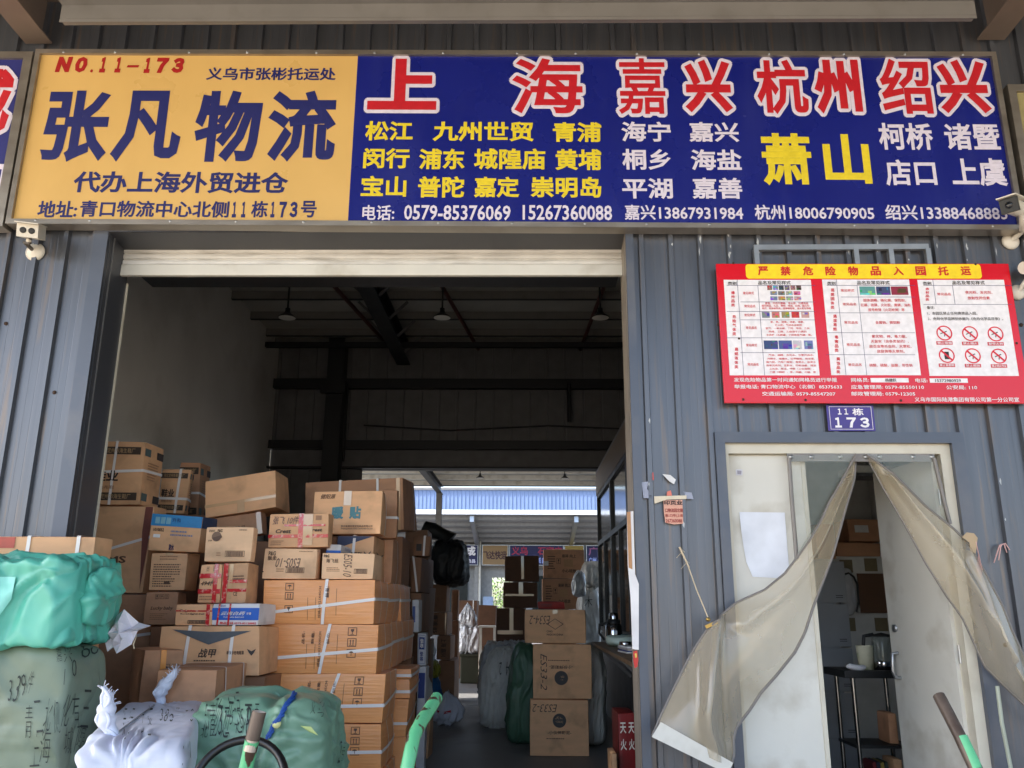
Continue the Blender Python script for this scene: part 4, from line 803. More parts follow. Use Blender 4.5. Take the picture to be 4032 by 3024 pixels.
carton('small blue and white box perched on the marker scrawl carton', (706, 737, 1176, 1195), 1.06, side=764, mat=C_WHT, z0=ztop(u1) + .002, prints=[('r', 0, 1, 0, .28, P((40, 100, 190))), ('side', 'lines', .2, .8, .4, .7, 2, P((110, 120, 170)))])
v0 = carton('brown carton at the back left under the warm pad carton', (640, 724, 1157, 1252), 1.42, depth=.45, mat=C_DK, z0=OT + .003)
carton('tan carton with two large teal characters and a strip of tape', (676, 824, 1061, 1156), 1.36, side=836, mat=C_TAN, z0=ztop(v1) + .002, prints=[('t', '暖', .28, .45, .34, .64, P((74, 128, 140)), .05), ('t', '贴', .53, .7, .34, .64, P((74, 128, 140)), .05), ('t', '健阳源', .1, .32, .82, .93, INK2, .012, 0, .3), ('t', '浙江金源日用文化用品有限公司', .42, .88, .155, .205, INK2, .012), ('t', 'Zhejiang Jinyuan Daily Commodity Co.,Ltd', .42, .88, .1, .14, INK2, .01)], tapes=[('front', .44, .55, .66, 1, M('white_tape', (226, 206, 186), .2))], straps=[('s', .5, .06)])
x1_ = carton('tall narrow carton behind the right end of the orange stack', (808, 846, 1167, 1252), 1.95, depth=.4, mat=C_BRN, z0=OT + .003, straps=[('s', .5)])
carton('slim standing carton with a white strap beside the teal lettered carton', (820, 857, 1058, 1167), 1.9, side=861, mat=C_BRN, z0=ztop(x1_) + .002, straps=[('h', .42, .42, .4)])
q0 = carton('brown carton behind, carrying the long strapped top carton', (650, 868, 1160, 1262), 2.4, side=884, mat=C_DK, z0=OT + .003)
qq = carton('long wide carton with two white straps, highest of the centre pile', (661, 876, 1041, 1160), 2.36, side=903, mat=C_BRN, z0=ztop(q0) + .002, tilt=-4, lift=.045, pitch=4, bulge=.012, straps=[('v', .34, .36), ('v', .74, .74), ('s', .7)], tapes=[('front', .93, .97, 0, 1)])
qb = carton('brown carton low behind the orange stack, under the long strapped carton', (640, 868, 1262, 1600), 2.82, depth=.5, mat=C_DK, z0=0, group='cartons along the dark side aisle')
AG = 'cartons along the dark side aisle'
def col(items, Y, mat=C_DK, side_d=None):
    """items from the floor up: (x0, x1, y_top, side, label, kw)"""
    z = 0
    for x0, x1, yt, sd, lab, kw in items:
        kw = dict(kw); Yq = kw.pop('Y', Y)
        o = carton(lab, (x0, x1, yt, yt + 30), Yq, side=sd, mat=kw.pop('mat', mat), z0=z + .002, h=W((x0 + x1) / 2, yt, Yq).z - z - .004, group=AG, **kw); z = ztop(o)
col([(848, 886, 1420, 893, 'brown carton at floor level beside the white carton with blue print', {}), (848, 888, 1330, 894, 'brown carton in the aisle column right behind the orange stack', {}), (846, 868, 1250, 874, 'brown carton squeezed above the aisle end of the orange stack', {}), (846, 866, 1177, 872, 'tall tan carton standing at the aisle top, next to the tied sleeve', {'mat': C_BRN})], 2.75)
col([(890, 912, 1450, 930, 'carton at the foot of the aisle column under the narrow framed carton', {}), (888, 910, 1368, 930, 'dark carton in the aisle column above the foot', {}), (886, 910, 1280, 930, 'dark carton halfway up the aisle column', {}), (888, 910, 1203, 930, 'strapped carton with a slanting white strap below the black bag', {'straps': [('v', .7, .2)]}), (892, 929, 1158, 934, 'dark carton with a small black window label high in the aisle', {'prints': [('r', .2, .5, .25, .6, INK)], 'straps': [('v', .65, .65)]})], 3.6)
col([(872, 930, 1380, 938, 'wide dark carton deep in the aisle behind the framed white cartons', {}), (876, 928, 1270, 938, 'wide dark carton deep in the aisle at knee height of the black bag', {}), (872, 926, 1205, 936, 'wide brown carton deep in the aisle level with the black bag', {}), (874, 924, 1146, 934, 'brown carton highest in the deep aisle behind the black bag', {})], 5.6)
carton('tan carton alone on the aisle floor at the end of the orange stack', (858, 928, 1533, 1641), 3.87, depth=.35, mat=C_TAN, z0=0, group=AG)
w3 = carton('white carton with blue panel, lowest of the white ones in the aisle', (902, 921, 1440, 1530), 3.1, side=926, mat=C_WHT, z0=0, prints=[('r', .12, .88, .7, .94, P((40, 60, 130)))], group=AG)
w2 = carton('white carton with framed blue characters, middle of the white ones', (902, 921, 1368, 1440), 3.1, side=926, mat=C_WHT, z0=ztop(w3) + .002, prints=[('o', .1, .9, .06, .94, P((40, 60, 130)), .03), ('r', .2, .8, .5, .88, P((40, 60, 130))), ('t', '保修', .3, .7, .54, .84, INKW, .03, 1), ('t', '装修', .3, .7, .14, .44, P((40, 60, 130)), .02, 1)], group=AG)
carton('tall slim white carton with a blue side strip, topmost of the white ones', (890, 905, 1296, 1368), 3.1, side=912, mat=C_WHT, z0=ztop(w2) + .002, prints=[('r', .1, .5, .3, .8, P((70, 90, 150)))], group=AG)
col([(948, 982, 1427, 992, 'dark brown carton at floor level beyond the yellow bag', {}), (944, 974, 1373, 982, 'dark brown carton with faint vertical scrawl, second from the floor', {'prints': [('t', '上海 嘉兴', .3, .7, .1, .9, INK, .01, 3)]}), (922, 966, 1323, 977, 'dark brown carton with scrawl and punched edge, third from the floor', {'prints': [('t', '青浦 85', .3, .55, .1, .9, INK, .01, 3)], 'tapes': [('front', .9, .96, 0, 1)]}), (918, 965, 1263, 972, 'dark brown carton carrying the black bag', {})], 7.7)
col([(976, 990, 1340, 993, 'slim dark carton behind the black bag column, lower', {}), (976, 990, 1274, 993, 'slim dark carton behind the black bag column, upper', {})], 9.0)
# ---- three stacked cartons on the open floor
TG = 'three cartons on the open floor'
y1 = carton('square carton with upright round black emblem, lowest of three on the floor', (1145, 1271, 1511, 1634), 4.1, side=1280, mat=C_TAN, z0=0, group=TG, prints=[('t', 'ES33-2', .04, .46, .78, .92, INK, -.008, 2, .3), ('disc', .5, .63, .115, P((52, 48, 50))), ('t', '优奇', .42, .58, .655, .71, P((190, 150, 110)), .01), ('t', 'YOUQI', .41, .59, .58, .63, P((190, 150, 110)), .03), ('t', '-小伙伴彩泥-', .3, .7, .385, .45, INK, .014), ('lines', .28, .72, .29, .33, 1, INK2)])
y2 = carton('square carton with upside down black emblem, middle of three on the floor', (1152, 1278, 1392, 1510), 4.1, side=1283, mat=C_TAN, z0=ztop(y1) + .002, group=TG, prints=[('t', 'ES33-2', .13, .24, .16, .82, INK, -.008, 3, .3), ('disc', .48, .38, .115, P((52, 48, 50))), ('t', '优奇', .4, .56, .3, .355, P((190, 150, 110)), .01, 2), ('t', 'YOUQI', .39, .57, .38, .43, P((190, 150, 110)), .03, 2), ('t', '-小伙伴彩泥-', .28, .68, .545, .61, INK, .014, 2), ('lines', .26, .7, .68, .72, 1, INK2)])
y3 = carton('low wide carton with a diamond outline, topmost of three on the floor', (1134, 1266, 1317, 1391), 4.1, side=1274, mat=C_TAN, z0=ztop(y2) + .002, group=TG, prints=[('t', 'ES34-2', .08, .42, .56, .82, INK, -.008, 2, .3), ('poly', [(.36, .57), (.5, .735), (.5, .72), (.378, .57)], INK), ('poly', [(.64, .57), (.5, .735), (.5, .72), (.622, .57)], INK), ('poly', [(.36, .57), (.5, .405), (.5, .42), (.378, .57)], INK), ('poly', [(.64, .57), (.5, .405), (.5, .42), (.622, .57)], INK), ('t', 'C/NO:', .36, .46, .32, .38, INK, .02), ('t', 'MADE IN CHINA', .36, .63, .225, .285, INK, .02)], tapes=[('front', .46, .54, .88, 1)])
carton('small reddish box lying on top of the diamond marked carton', (1162, 1220, 1300, 1317), 4.2, depth=.2, mat=C_RED, z0=ztop(y3) + .002, group=TG, prints=[('lines', .1, .7, .3, .7, 2, INK)])
# ---- pile further back
BG = 'cartons in the rear of the warehouse'
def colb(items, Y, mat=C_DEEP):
    z = 0
    for x0, x1, yt, sd, lab, kw in items:
        o = carton(lab, (x0, x1, yt, yt + 30), Y, side=sd, mat=mat, z0=z + .002, h=W((x0 + x1) / 2, yt, Y).z - z - .004, group=BG, **kw); z = ztop(o)
T_ = [('front', .45, .58, .5, 1), ('front', .05, .9, .46, .54)]
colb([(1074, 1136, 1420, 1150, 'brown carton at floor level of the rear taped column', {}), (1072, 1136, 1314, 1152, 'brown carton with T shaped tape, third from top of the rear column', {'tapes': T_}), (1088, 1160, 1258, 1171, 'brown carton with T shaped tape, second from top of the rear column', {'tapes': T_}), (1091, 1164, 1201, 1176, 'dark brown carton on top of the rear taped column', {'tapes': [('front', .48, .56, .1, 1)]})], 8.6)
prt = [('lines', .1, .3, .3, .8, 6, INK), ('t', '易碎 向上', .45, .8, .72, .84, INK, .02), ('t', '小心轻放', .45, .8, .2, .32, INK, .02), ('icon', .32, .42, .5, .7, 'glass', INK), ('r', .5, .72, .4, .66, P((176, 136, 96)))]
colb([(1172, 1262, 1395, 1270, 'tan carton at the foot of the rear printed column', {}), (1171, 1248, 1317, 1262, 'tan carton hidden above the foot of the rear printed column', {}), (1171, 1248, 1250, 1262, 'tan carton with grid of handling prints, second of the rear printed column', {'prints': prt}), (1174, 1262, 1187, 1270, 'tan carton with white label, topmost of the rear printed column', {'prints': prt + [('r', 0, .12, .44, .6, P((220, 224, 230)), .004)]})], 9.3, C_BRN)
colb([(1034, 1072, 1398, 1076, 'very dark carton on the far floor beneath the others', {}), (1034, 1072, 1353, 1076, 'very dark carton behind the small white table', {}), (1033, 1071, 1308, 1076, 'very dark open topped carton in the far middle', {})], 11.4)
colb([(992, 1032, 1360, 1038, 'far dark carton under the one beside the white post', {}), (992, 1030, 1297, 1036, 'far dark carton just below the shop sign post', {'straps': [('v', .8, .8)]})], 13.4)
# ---- red cartons under the counter, flap of an open box
zr = W(1354, 1541, 1.9).z
carton('red drinks carton with white characters standing under the counter', (1336, 1374, 1541, 1680), 1.9, depth=.45, mat=M('red_carton', (132, 28, 30), .45, var=.08, dirt=(120, 24, 26), damt=.4), z0=0, group=TG, prints=[('t', '天', .1, .45, .78, .9, INKW, .02), ('t', '火', .1, .45, .6, .72, INKW, .02), ('t', '天', .58, .92, .78, .9, INKW, .02), ('t', '火', .58, .92, .6, .72, INKW, .02), ('r', .495, .51, .02, .98, P((120, 24, 26)))])
carton('open tan box with a raised flap beside the red carton', (1322, 1334, 1628, 1700), 1.75, depth=.3, mat=C_TAN, z0=0, group=TG)
# ---- long flat carton behind the turquoise bag
f0 = carton('tall brown carton standing behind the turquoise and green bales', (-120, 186, 1159, 1500), -.33, depth=.2, mat=C_TAN, z0=0, group='cartons stacked in the doorway', prints=[('r', 0, .42, .965, .998, P((178, 80, 66)))], straps=[('v', .52, .52), ('v', .88, .88)])
# ================================================================== woven bales and sacks
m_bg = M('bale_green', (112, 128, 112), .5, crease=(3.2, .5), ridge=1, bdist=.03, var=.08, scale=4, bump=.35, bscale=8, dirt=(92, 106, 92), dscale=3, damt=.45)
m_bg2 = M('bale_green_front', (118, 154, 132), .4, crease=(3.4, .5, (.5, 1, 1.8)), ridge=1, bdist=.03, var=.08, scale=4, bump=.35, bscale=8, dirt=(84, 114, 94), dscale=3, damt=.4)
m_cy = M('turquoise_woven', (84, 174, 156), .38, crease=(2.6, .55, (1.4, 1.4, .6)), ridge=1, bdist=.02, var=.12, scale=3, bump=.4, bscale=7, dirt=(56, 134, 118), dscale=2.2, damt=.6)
m_cy2 = M('turquoise_light', (140, 216, 204), .4, ridge=1, bdist=.03, var=.05, bump=.3, bscale=12)
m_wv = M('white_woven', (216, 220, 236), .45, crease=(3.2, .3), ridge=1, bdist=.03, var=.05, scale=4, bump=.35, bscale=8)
m_film = M('clear_film', (190, 192, 196), .18, ridge=1, bdist=.03, var=.15, scale=9, bump=.5, bscale=9, spec=.9)
m_bag_dk = M('black_film', (26, 26, 28), .55, ridge=1, bdist=.03, var=.1, bump=.4, bscale=7, spec=.5)
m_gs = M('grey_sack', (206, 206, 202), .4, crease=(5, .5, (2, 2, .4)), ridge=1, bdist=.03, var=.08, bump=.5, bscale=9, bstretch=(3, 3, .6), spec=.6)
m_gn = M('green_sack', (70, 104, 84), .5, ridge=1, bdist=.03, var=.1, bump=.35, bscale=9)
def bale(name, parent, c, half, mat, p=7.0, n=26, seed=0, amp=.02, fr=3.0, st=(1, 1, 1), rotz=0, fn=None, ties=(), an=(2.2, 2.2, 2.2)):
    """a stuffed bale: rounded block with creases; ties = points that gather the cloth into radiating folds"""
    q = Matrix.Rotation(math.radians(rotz), 3, 'Z'); idx = {}; vs = []; fs = []; half = Vector(half); c = Vector(c)
    def vert(a):
        k = tuple(round(x, 5) for x in a)
        if k in idx: return idx[k]
        u = Vector(a); l = (abs(u.x) ** p + abs(u.y) ** p + abs(u.z) ** p) ** (1 / p); d = u / l
        P_ = Vector((d.x * half.x, d.y * half.y, d.z * half.z)); nm = Vector((d.x / half.x, d.y / half.y, d.z / half.z)).normalized()
        s_ = Vector((P_.x * st[0], P_.y * st[1], P_.z * st[2])) * fr + Vector((seed * 7.3, seed * 1.7, 0))
        def rg_(q): return (1 - min(1, abs(noise.noise(q)) * 2.6)) ** 2
        sa = Vector((P_.x * an[0], P_.y * an[1], P_.z * an[2])) + Vector((seed * 3.3, 0, seed)); sa += Vector((noise.noise(P_ * 2.2), noise.noise(P_ * 2.2 + Vector((4, 1, 7))), noise.noise(P_ * 1.9 + Vector((2, 6, 3))))) * .7
        h = noise.noise(s_) * .6 + .6 * rg_(sa) - .5 * rg_(sa * 1.6 + Vector((9, 2, 7))) + .3 * rg_(sa * 2.9 + Vector((1, 4, 6))) - .1
        P_ = P_ + nm * h * amp
        for tp, rad, dep, nf in ties:
            dl = P_ - Vector(tp); r_ = dl.length
            if r_ < rad:
                ang = math.atan2(dl.z, dl.x) if abs(tp[1]) > .25 * half.y and abs(tp[2]) < half.z * .97 else math.atan2(dl.y, dl.x); w_ = (1 - r_ / rad)
                P_ = P_ + nm * (dep * w_ * w_ * .6 + math.cos(ang * nf + 3 * noise.noise(dl * 6)) * dep * .42 * w_ * min(1, r_ / (rad * .25)))
        if fn: P_ = fn(P_)
        idx[k] = len(vs); vs.append(c + q @ P_); return idx[k]
    for ax in range(3):
        for sg in (-1, 1):
            for i in range(n):
                for j in range(n):
                    def g(a, b):
                        t_ = [0, 0, 0]; t_[ax] = sg; t_[(ax + 1) % 3] = math.tan(math.pi / 4 * (2 * a / n - 1)); t_[(ax + 2) % 3] = math.tan(math.pi / 4 * (2 * b / n - 1)); return t_
                    f = [vert(g(i, j)), vert(g(i + 1, j)), vert(g(i + 1, j + 1)), vert(g(i, j + 1))]
                    fs.append(tuple(f if sg > 0 else f[::-1]))
    mb = MB(); mb.add(vs, fs, mat, True)
    return mb, vs, fs
def base(c, half): return (c[0], c[1], c[2] - half[2])
def cast_text(mb, bvh, txt, x0, x1, y0, y1, mat, bold=-.012, rot=0, shear=.2, slope=0):
    """marker writing: every character a little off line, cast from where the writer stood onto the bale's surface"""
    chars = list(txt); n_ = len(chars); rg = random.Random(len(txt) * 7 + int(x0))
    if rot == 2: chars = chars[::-1]
    for i, ch in enumerate(chars):
        if ch == ' ': continue
        vs, fs = text_geo(ch, -.014, 1.0, shear); a = rg.uniform(-.16, .16); sc = rg.uniform(.8, 1.12); cw = (x1 - x0) / n_; cx_ = x0 + cw * (i + .5); cy_ = (y0 + y1) / 2 + slope * (i / n_ - .5) + rg.uniform(-.06, .06) * (y1 - y0); hw = cw * .47 * sc; hh = (y1 - y0) * .5 * sc
        if ch in '1(': hw *= .45
        o = []; ok = []
        for u, v, n in vs:
            for _ in range(rot % 4): u, v = 1 - v, u
            px, py = (u - .5) * 2 * hw, (v - .5) * 2 * hh; px, py = px * math.cos(a) - py * math.sin(a), px * math.sin(a) + py * math.cos(a)
            d = ray(cx_ + px, cy_ - py).normalized(); h, nn, i_, ds = bvh.ray_cast(CAMP, d)
            ok.append(h is not None); o.append(h - d * .005 if h is not None else Vector((0, 0, 0)))
        fs = [f for f in fs if all(ok[k] for k in f) and max((o[p] - o[q]).length for p in f for q in f) < .12]
        use = sorted({k for f in fs for k in f}); mp = {k: i for i, k in enumerate(use)}
        if fs: mb.add([o[k] for k in use], [tuple(mp[k] for k in f) for f in fs], mat)
def bvh_of(mb_v, mb_f): return BVHTree.FromPolygons([tuple(v) for v in mb_v], [tuple(f) for f in mb_f])
MK = P((36, 46, 44), .6)
# big green bale under the turquoise bag
c, hf = (-2.80, -.60, .63), (.62, .21, .63)
mb, v_, f_ = bale('b', None, c, hf, m_bg, 11, 56, 1, .03, 1.6, an=(1.4, 1.4, 2.6))
B1 = tag(mb.build('woven_bale', None, base(c, hf)), 'large grey green woven bale with marker writing, under the turquoise bag', 'bale', 'woven bales by the doorway')
tx = MB(); bv = bvh_of(v_, f_)
for t_, a, b, y0, y1, s_ in (('339件', 14, 73, 1452, 1508, .4), ('Q', 96, 122, 1440, 1490, .1), ('1 0', 134, 166, 1430, 1465, .3), ('青口北侧化有三', 52, 196, 1500, 1582, .3), ('上海 城隍', 60, 186, 1572, 1640, .3), ('嘉兴 68', 118, 214, 1385, 1420, .2)): cast_text(tx, bv, t_, a, b, y0, y1, MK, 0, 0, s_, -26)
tx.build('writing', B1)
# turquoise bag
def cyfn(P_):
    P_ = P_.copy(); P_.z += -.15 * max(0, min(1, (-P_.x + .45) / .9)) * max(0, min(1, -P_.z / .18)); P_.z -= .03 * max(0, (-P_.y) / .25) * max(0, min(1, P_.z / .18))
    return P_
hz = (1.67 - 1.275) / 2 + .02; c, hf = (-2.84, -.62, 1.262 + .215), (.66, .25, .22)
mb, v_, f_ = bale('c', None, c, hf, m_cy, 14, 96, 4, .05, 1.8, st=(1, 1, .8), an=(3.6, 3.6, 1.1), fn=cyfn, ties=(((.14, -.25, -.06), .3, .05, 5), ((-.5, -.25, -.06), .4, .05, 9), ((.5, -.25, .16), .22, .03, 5)))
CY = tag(mb.build('turquoise_bag', None, base(c, hf)), 'crumpled turquoise woven bag lying on the tall grey green bale', 'bale', 'woven bales by the doorway')
ear_c = (-2.14, -.66, 1.5); mb, a_, b_ = bale('e', None, ear_c, (.06, .12, .15), m_cy, 2.6, 16, 9, .05, 7, rotz=-10, fn=lambda q: Vector((q.x, q.y, q.z - .25 * q.x)))
mb.build('folded_ear', CY)
bvc = bvh_of(v_, f_)
mb = MB(); gq = []
for j in range(7):
    for i in range(7):
        x = -4 + (38 - j * 1.6) * i / 6; y = 1246 + (88 - 40 * i / 6) * j / 6; d = ray(x, y).normalized(); h_ = bvc.ray_cast(CAMP, d)[0]; gq.append((h_ or CAMP + d * 4.2) - d * .012)
mb.add(gq, [(j * 7 + i, j * 7 + i + 1, (j + 1) * 7 + i + 1, (j + 1) * 7 + i) for j in range(6) for i in range(6)], m_cy2, True)
mb.build('pale_fold', CY)
# torn white sheet poking out
mb = MB(); pts = [(268, 1316), (300, 1345), (326, 1352), (298, 1362), (284, 1392), (252, 1412), (245, 1398), (232, 1408), (222, 1368), (246, 1352), (252, 1330)]
grid = [Vector(W(x, y, -.42 + .06 * noise.noise(Vector((x * .05, y * .05, 2))))) for x, y in pts]; cc = sum(grid, Vector()) / len(grid) + Vector((0, -.05, 0))
k = len(grid); mid = [(g + cc) / 2 + Vector((0, -.035 * (-1) ** i, 0)) for i, g in enumerate(grid)]
mb.add(grid + mid + [cc], [(i, (i + 1) % k, k + (i + 1) % k, k + i) for i in range(k)] + [(k + i, k + (i + 1) % k, 2 * k) for i in range(k)], M('white_sheet', (216, 214, 224), .5))
mb.tube([W(292, 1358, -.4), W(294, 1376, -.4), W(288, 1392, -.41), W(290, 1402, -.41)], .003, M('twine', (206, 188, 160), .8), 5)
tag(mb.build('torn_sheet', None, tuple(cc)), 'torn white plastic sheet sticking out from between turquoise bag and cartons', 'plastic sheet')
# white woven bale with two tied ears
zt_ = .93; FL, BL_, BR_, FR_ = G(173, 1597, zt_), G(296, 1509, zt_), G(433, 1514, zt_), G(406, 1618, zt_)
ctr = (FL + BL_ + BR_ + FR_) / 4; ax = ((BL_ + BR_) - (FL + FR_)).normalized(); ang = math.degrees(math.atan2(-ax.x, ax.y)); L_ = ((BL_ + BR_) - (FL + FR_)).length / 2; Wd = ((FR_ - FL).length + (BR_ - BL_).length) / 2 * .88
c, hf = (ctr.x, ctr.y, zt_ / 2), (Wd / 2, L_ / 2, zt_ / 2 + .005)
mb, v_, f_ = bale('w', None, c, hf, m_wv, 16, 72, 6, .009, 1.8, an=(5, 1.2, 1.6), rotz=ang, ties=(((-.04, -hf[1], hf[2] - .06), .5, -.045, 13), ((0, hf[1] * .8, hf[2]), .3, -.02, 9)))
WB = tag(mb.build('woven_bale', None, base(c, hf)), 'white woven bale with two tied ears, in front of the brown cartons', 'bale', 'woven bales by the doorway')
bv = bvh_of(v_, f_); tx = MB()
for t_, a, b, y0, y1, r_, s_ in (('闵行 松江', 262, 330, 1525, 1592, 0, .5), ('13867 70', 332, 420, 1530, 1560, 0, .4), ('义', 318, 330, 1550, 1568, 0, .3), ('11', 392, 406, 1610, 1655, 0, .2), ('1', 408, 414, 1600, 1640, 0, .2)): cast_text(tx, bv, t_, a, b, y0, y1, MK, .0, r_, s_)
def hit(x, y):
    d = ray(x, y).normalized(); return bv.ray_cast(CAMP, d)[0]
seam = [hit(251 + 102 * k / 10, 1586 - 77 * k / 10) for k in range(11)]; seam = [p + Vector((0, 0, .004)) for p in seam if p is not None]
tx.tube(seam, .004, M('grey_twine', (150, 150, 156), .8), 5); tx.build('writing', WB)
def ear(p0, h, lean, parent, mat):
    mb = MB(); rs = []; pts = []
    for k in range(28):
        t_ = k / 27; pts.append(Vector(p0) + Vector((lean * t_ ** 1.5 - .025 * math.sin(t_ * 5), -.02 * t_, h * t_))); rs.append(.014 + .027 * math.sin(math.pi * min(1, t_ * 1.1)) * (1 - .25 * t_) + .0035 * math.sin(k * .9))
    mb.tube(pts, .02, mat, 14, rs=rs)
    rg = random.Random(int(h * 1000))
    for k in range(26):
        i = rg.randint(17, 27); d = Vector((rg.uniform(-1, 1), rg.uniform(-1, 1), rg.uniform(.1, 1.2))).normalized(); a = pts[i] + d * rs[i] * .7; mb.tube([a, a + d * rg.uniform(.015, .04)], .0016, mat, 4)
    # twisted folds
    for s_ in (-1, 1): mb.tube([p + Vector((s_ * r_ * .7 * math.cos(k * .3), -r_ * .75, 0)) for k, (p, r_) in enumerate(zip(pts, rs))], .008, mat, 6)
    return mb.build('tied_ear', parent)
e1_, e2_ = (hit(250, 1588) or G(250, 1588, .92)), (hit(353, 1518) or G(353, 1518, .92))
ear(e1_ + Vector((0, 0, -.01)), .2, -.09, WB, m_wv); ear(e2_ + Vector((0, 0, -.01)), .19, .03, WB, m_wv)
# green bale with blue cord
def gfn(P_):
    P_ = P_.copy(); t_ = (P_.z + .53) / 1.06; P_.x *= 1.08 - .17 * max(0, t_); P_.x += .03 * t_
    g = math.exp(-((P_.x - (.06 + .16 * (P_.z - .3))) / .035) ** 2) * (P_.z > .1); P_.y += .03 * g * (P_.y < 0); P_.z -= .028 * g * (P_.z > .4); return P_
c, hf = (-1.315, -.47, .512), (.385, .33, .512)
mb, v_, f_ = bale('g', None, c, hf, m_bg2, 5.6, 64, 8, .034, 2.2, an=(1.1, 1.4, 4.6), fn=gfn, ties=(((.03, -.33, .1), .46, .07, 11), ((.16, -.3, .5), .2, .03, 7)))
GB = tag(mb.build('woven_bale', None, base(c, hf)), 'rounded green woven bale laced with blue cord, before the orange stack', 'bale', 'woven bales by the doorway')
bv = bvh_of(v_, f_); tx = MB()
for t_, a, b, y0, y1, r_ in (('张杨进退木', 438, 545, 1490, 1590, 0), ('青3口118弄', 452, 560, 1520, 1592, 0), ('5口522号', 496, 560, 1530, 1570, 0), ('北二', 432, 470, 1565, 1592, 0), ('义乌', 668, 702, 1512, 1546, 0), ('2号', 730, 746, 1600, 1650, 0)): cast_text(tx, bv, t_, a, b, y0, y1, MK, .0, r_, .45)
tx.build('writing', GB)
tx = MB()
pts = [hit(637 - 59 * k / 12 + 2.0 * math.sin(k * 1.3), 1500 + 96 * k / 12) for k in range(13)]; pts = [p + Vector((0, -.012, .006)) for p in pts if p is not None]
for s_ in (0, 2.1, 4.2): tx.tube([p + Vector((.008 * math.cos(k * 1.4 + s_), 0, .008 * math.sin(k * 1.4 + s_))) for k, p in enumerate(pts)], .007, M('blue_cord', (28, 74, 150), .6), 6)
tx.build('cord', GB)
tx = MB(); p = hit(600, 1563); tx.lathe(p + Vector((0, -.012, 0)), [(0, 0), (.018, .002), (.022, .008), (0, .012)], M('cream_foam', (216, 214, 150), .6), 10, (0, -1, .3)); tx.build('foam_scrap', GB)
tx = MB(); q_ = [hit(x, y) for x, y in ((649, 1569), (672, 1571), (688, 1590), (668, 1582))]; tx.poly([v + Vector((0, -.004, .003)) for v in q_], P((190, 204, 130))); tx.build('pale_patch', GB)
# sacks further in
def sack(label, r, Y, dy, mat, z0=0, p=5, seed=1, amp=.04, top=.55, name='woven_sack', grp='sacks and bags inside', n=30, skew=0, fr=4):
    x0, x1, y0, y1 = r; X0, X1 = W(x0, y1 - (y1 - y0) * .4, Y).x, W(x1, y1 - (y1 - y0) * .4, Y).x; Z1 = W((x0 + x1) / 2, y0, Y).z; h = Z1 - z0; w = X1 - X0
    def fn(P_):
        P_ = P_.copy(); t_ = (P_.z + h / 2) / h; s_ = 1 - (1 - top) * max(0, (t_ - .45) / .55) ** 1.4; P_.x = P_.x * s_ + skew * (t_ - .4); P_.y *= s_; return P_
    c = ((X0 + X1) / 2, Y + dy, z0 + h / 2)
    mb, v, f = bale('s', None, c, (w / 2, dy, h / 2), mat, p, n, seed, amp, fr * .7, st=(1.6, 1.6, .5), fn=fn, an=(6, 6, .8))
    o = mb.build(name, None, (c[0], c[1], z0)); tag(o, label, 'sack' if 'bag' not in name else 'bag', grp); return o, v, f
o, v_, f_ = sack('tall grey woven sack with marker number, on the open floor', (1037, 1124, 1404, 1573), 6.0, .3, m_gs, top=.78, seed=3, skew=.06, amp=.05)
tx = MB(); cast_text(tx, bvh_of(v_, f_), '4984-2', 1078, 1122, 1430, 1462, MK, 0, 2, .2); tx.build('writing', o)
sack('dark green woven sack squeezed between the grey sack and three cartons', (1096, 1162, 1392, 1606), 4.75, .3, m_gn, top=.72, seed=5, skew=.05)
sack('dark grey sack slumped behind the three floor cartons under the counter', (1262, 1312, 1393, 1600), 4.65, .3, m_gs, top=.8, seed=6)
sack('crumpled bluish clear sack behind the tall grey sack', (1036, 1150, 1388, 1500), 7.2, .3, m_film, top=.85, seed=7, amp=.07)
o, v_, f_ = sack('big pale grey sack, the tall one by the window wall', (1246, 1304, 1268, 1420), 9.0, .35, m_gs, top=.9, p=4, seed=8)
tx = MB(); cast_text(tx, bvh_of(v_, f_), '木', 1262, 1280, 1290, 1312, MK, 0, 0, .2); tx.build('writing', o)
zt8 = max(v.z for v in v_)
sack('upper pale grey sack marked with an E, lying on the tall one', (1258, 1312, 1211, 1268), 9.0, .35, m_gs, z0=zt8 - .03, top=.85, p=3, seed=9)
sack('small knotted grey bag hanging over the rear printed cartons', (1239, 1266, 1234, 1286), 8.5, .14, m_film, z0=W(1250, 1286, 8.5).z, top=.6, seed=10, name='plastic_bag')
bin_z = W(1020, 1413, 12.3).z
mb = MB(); a, b = W(994, 1450, 12.3).x, W(1047, 1450, 12.3).x; mb.box((a, 12.3, 0), (b, 12.9, bin_z), M('dark_olive', (44, 46, 30), .5), .02); mb.box((a - .02, 12.28, bin_z - .05), (b + .02, 12.92, bin_z), M('dark_olive', (44, 46, 30), .5), .01)
tag(mb.build('storage_bin', None, ((a + b) / 2, 12.6, 0)), 'dark olive storage bin under the clear bags on the far floor', 'bin')
sack('lower heap of clear plastic bags on the dark olive bin', (992, 1036, 1352, 1413), 12.35, .25, m_film, z0=bin_z, top=.85, seed=12, name='plastic_bag', amp=.09, fr=5)
z_ = W(1012, 1354, 12.35).z
sack('upper clear plastic bag with knotted neck on the bin heap', (992, 1024, 1306, 1352), 12.4, .2, m_film, z0=z_ - .03, top=.25, seed=13, name='plastic_bag', amp=.07, fr=5)
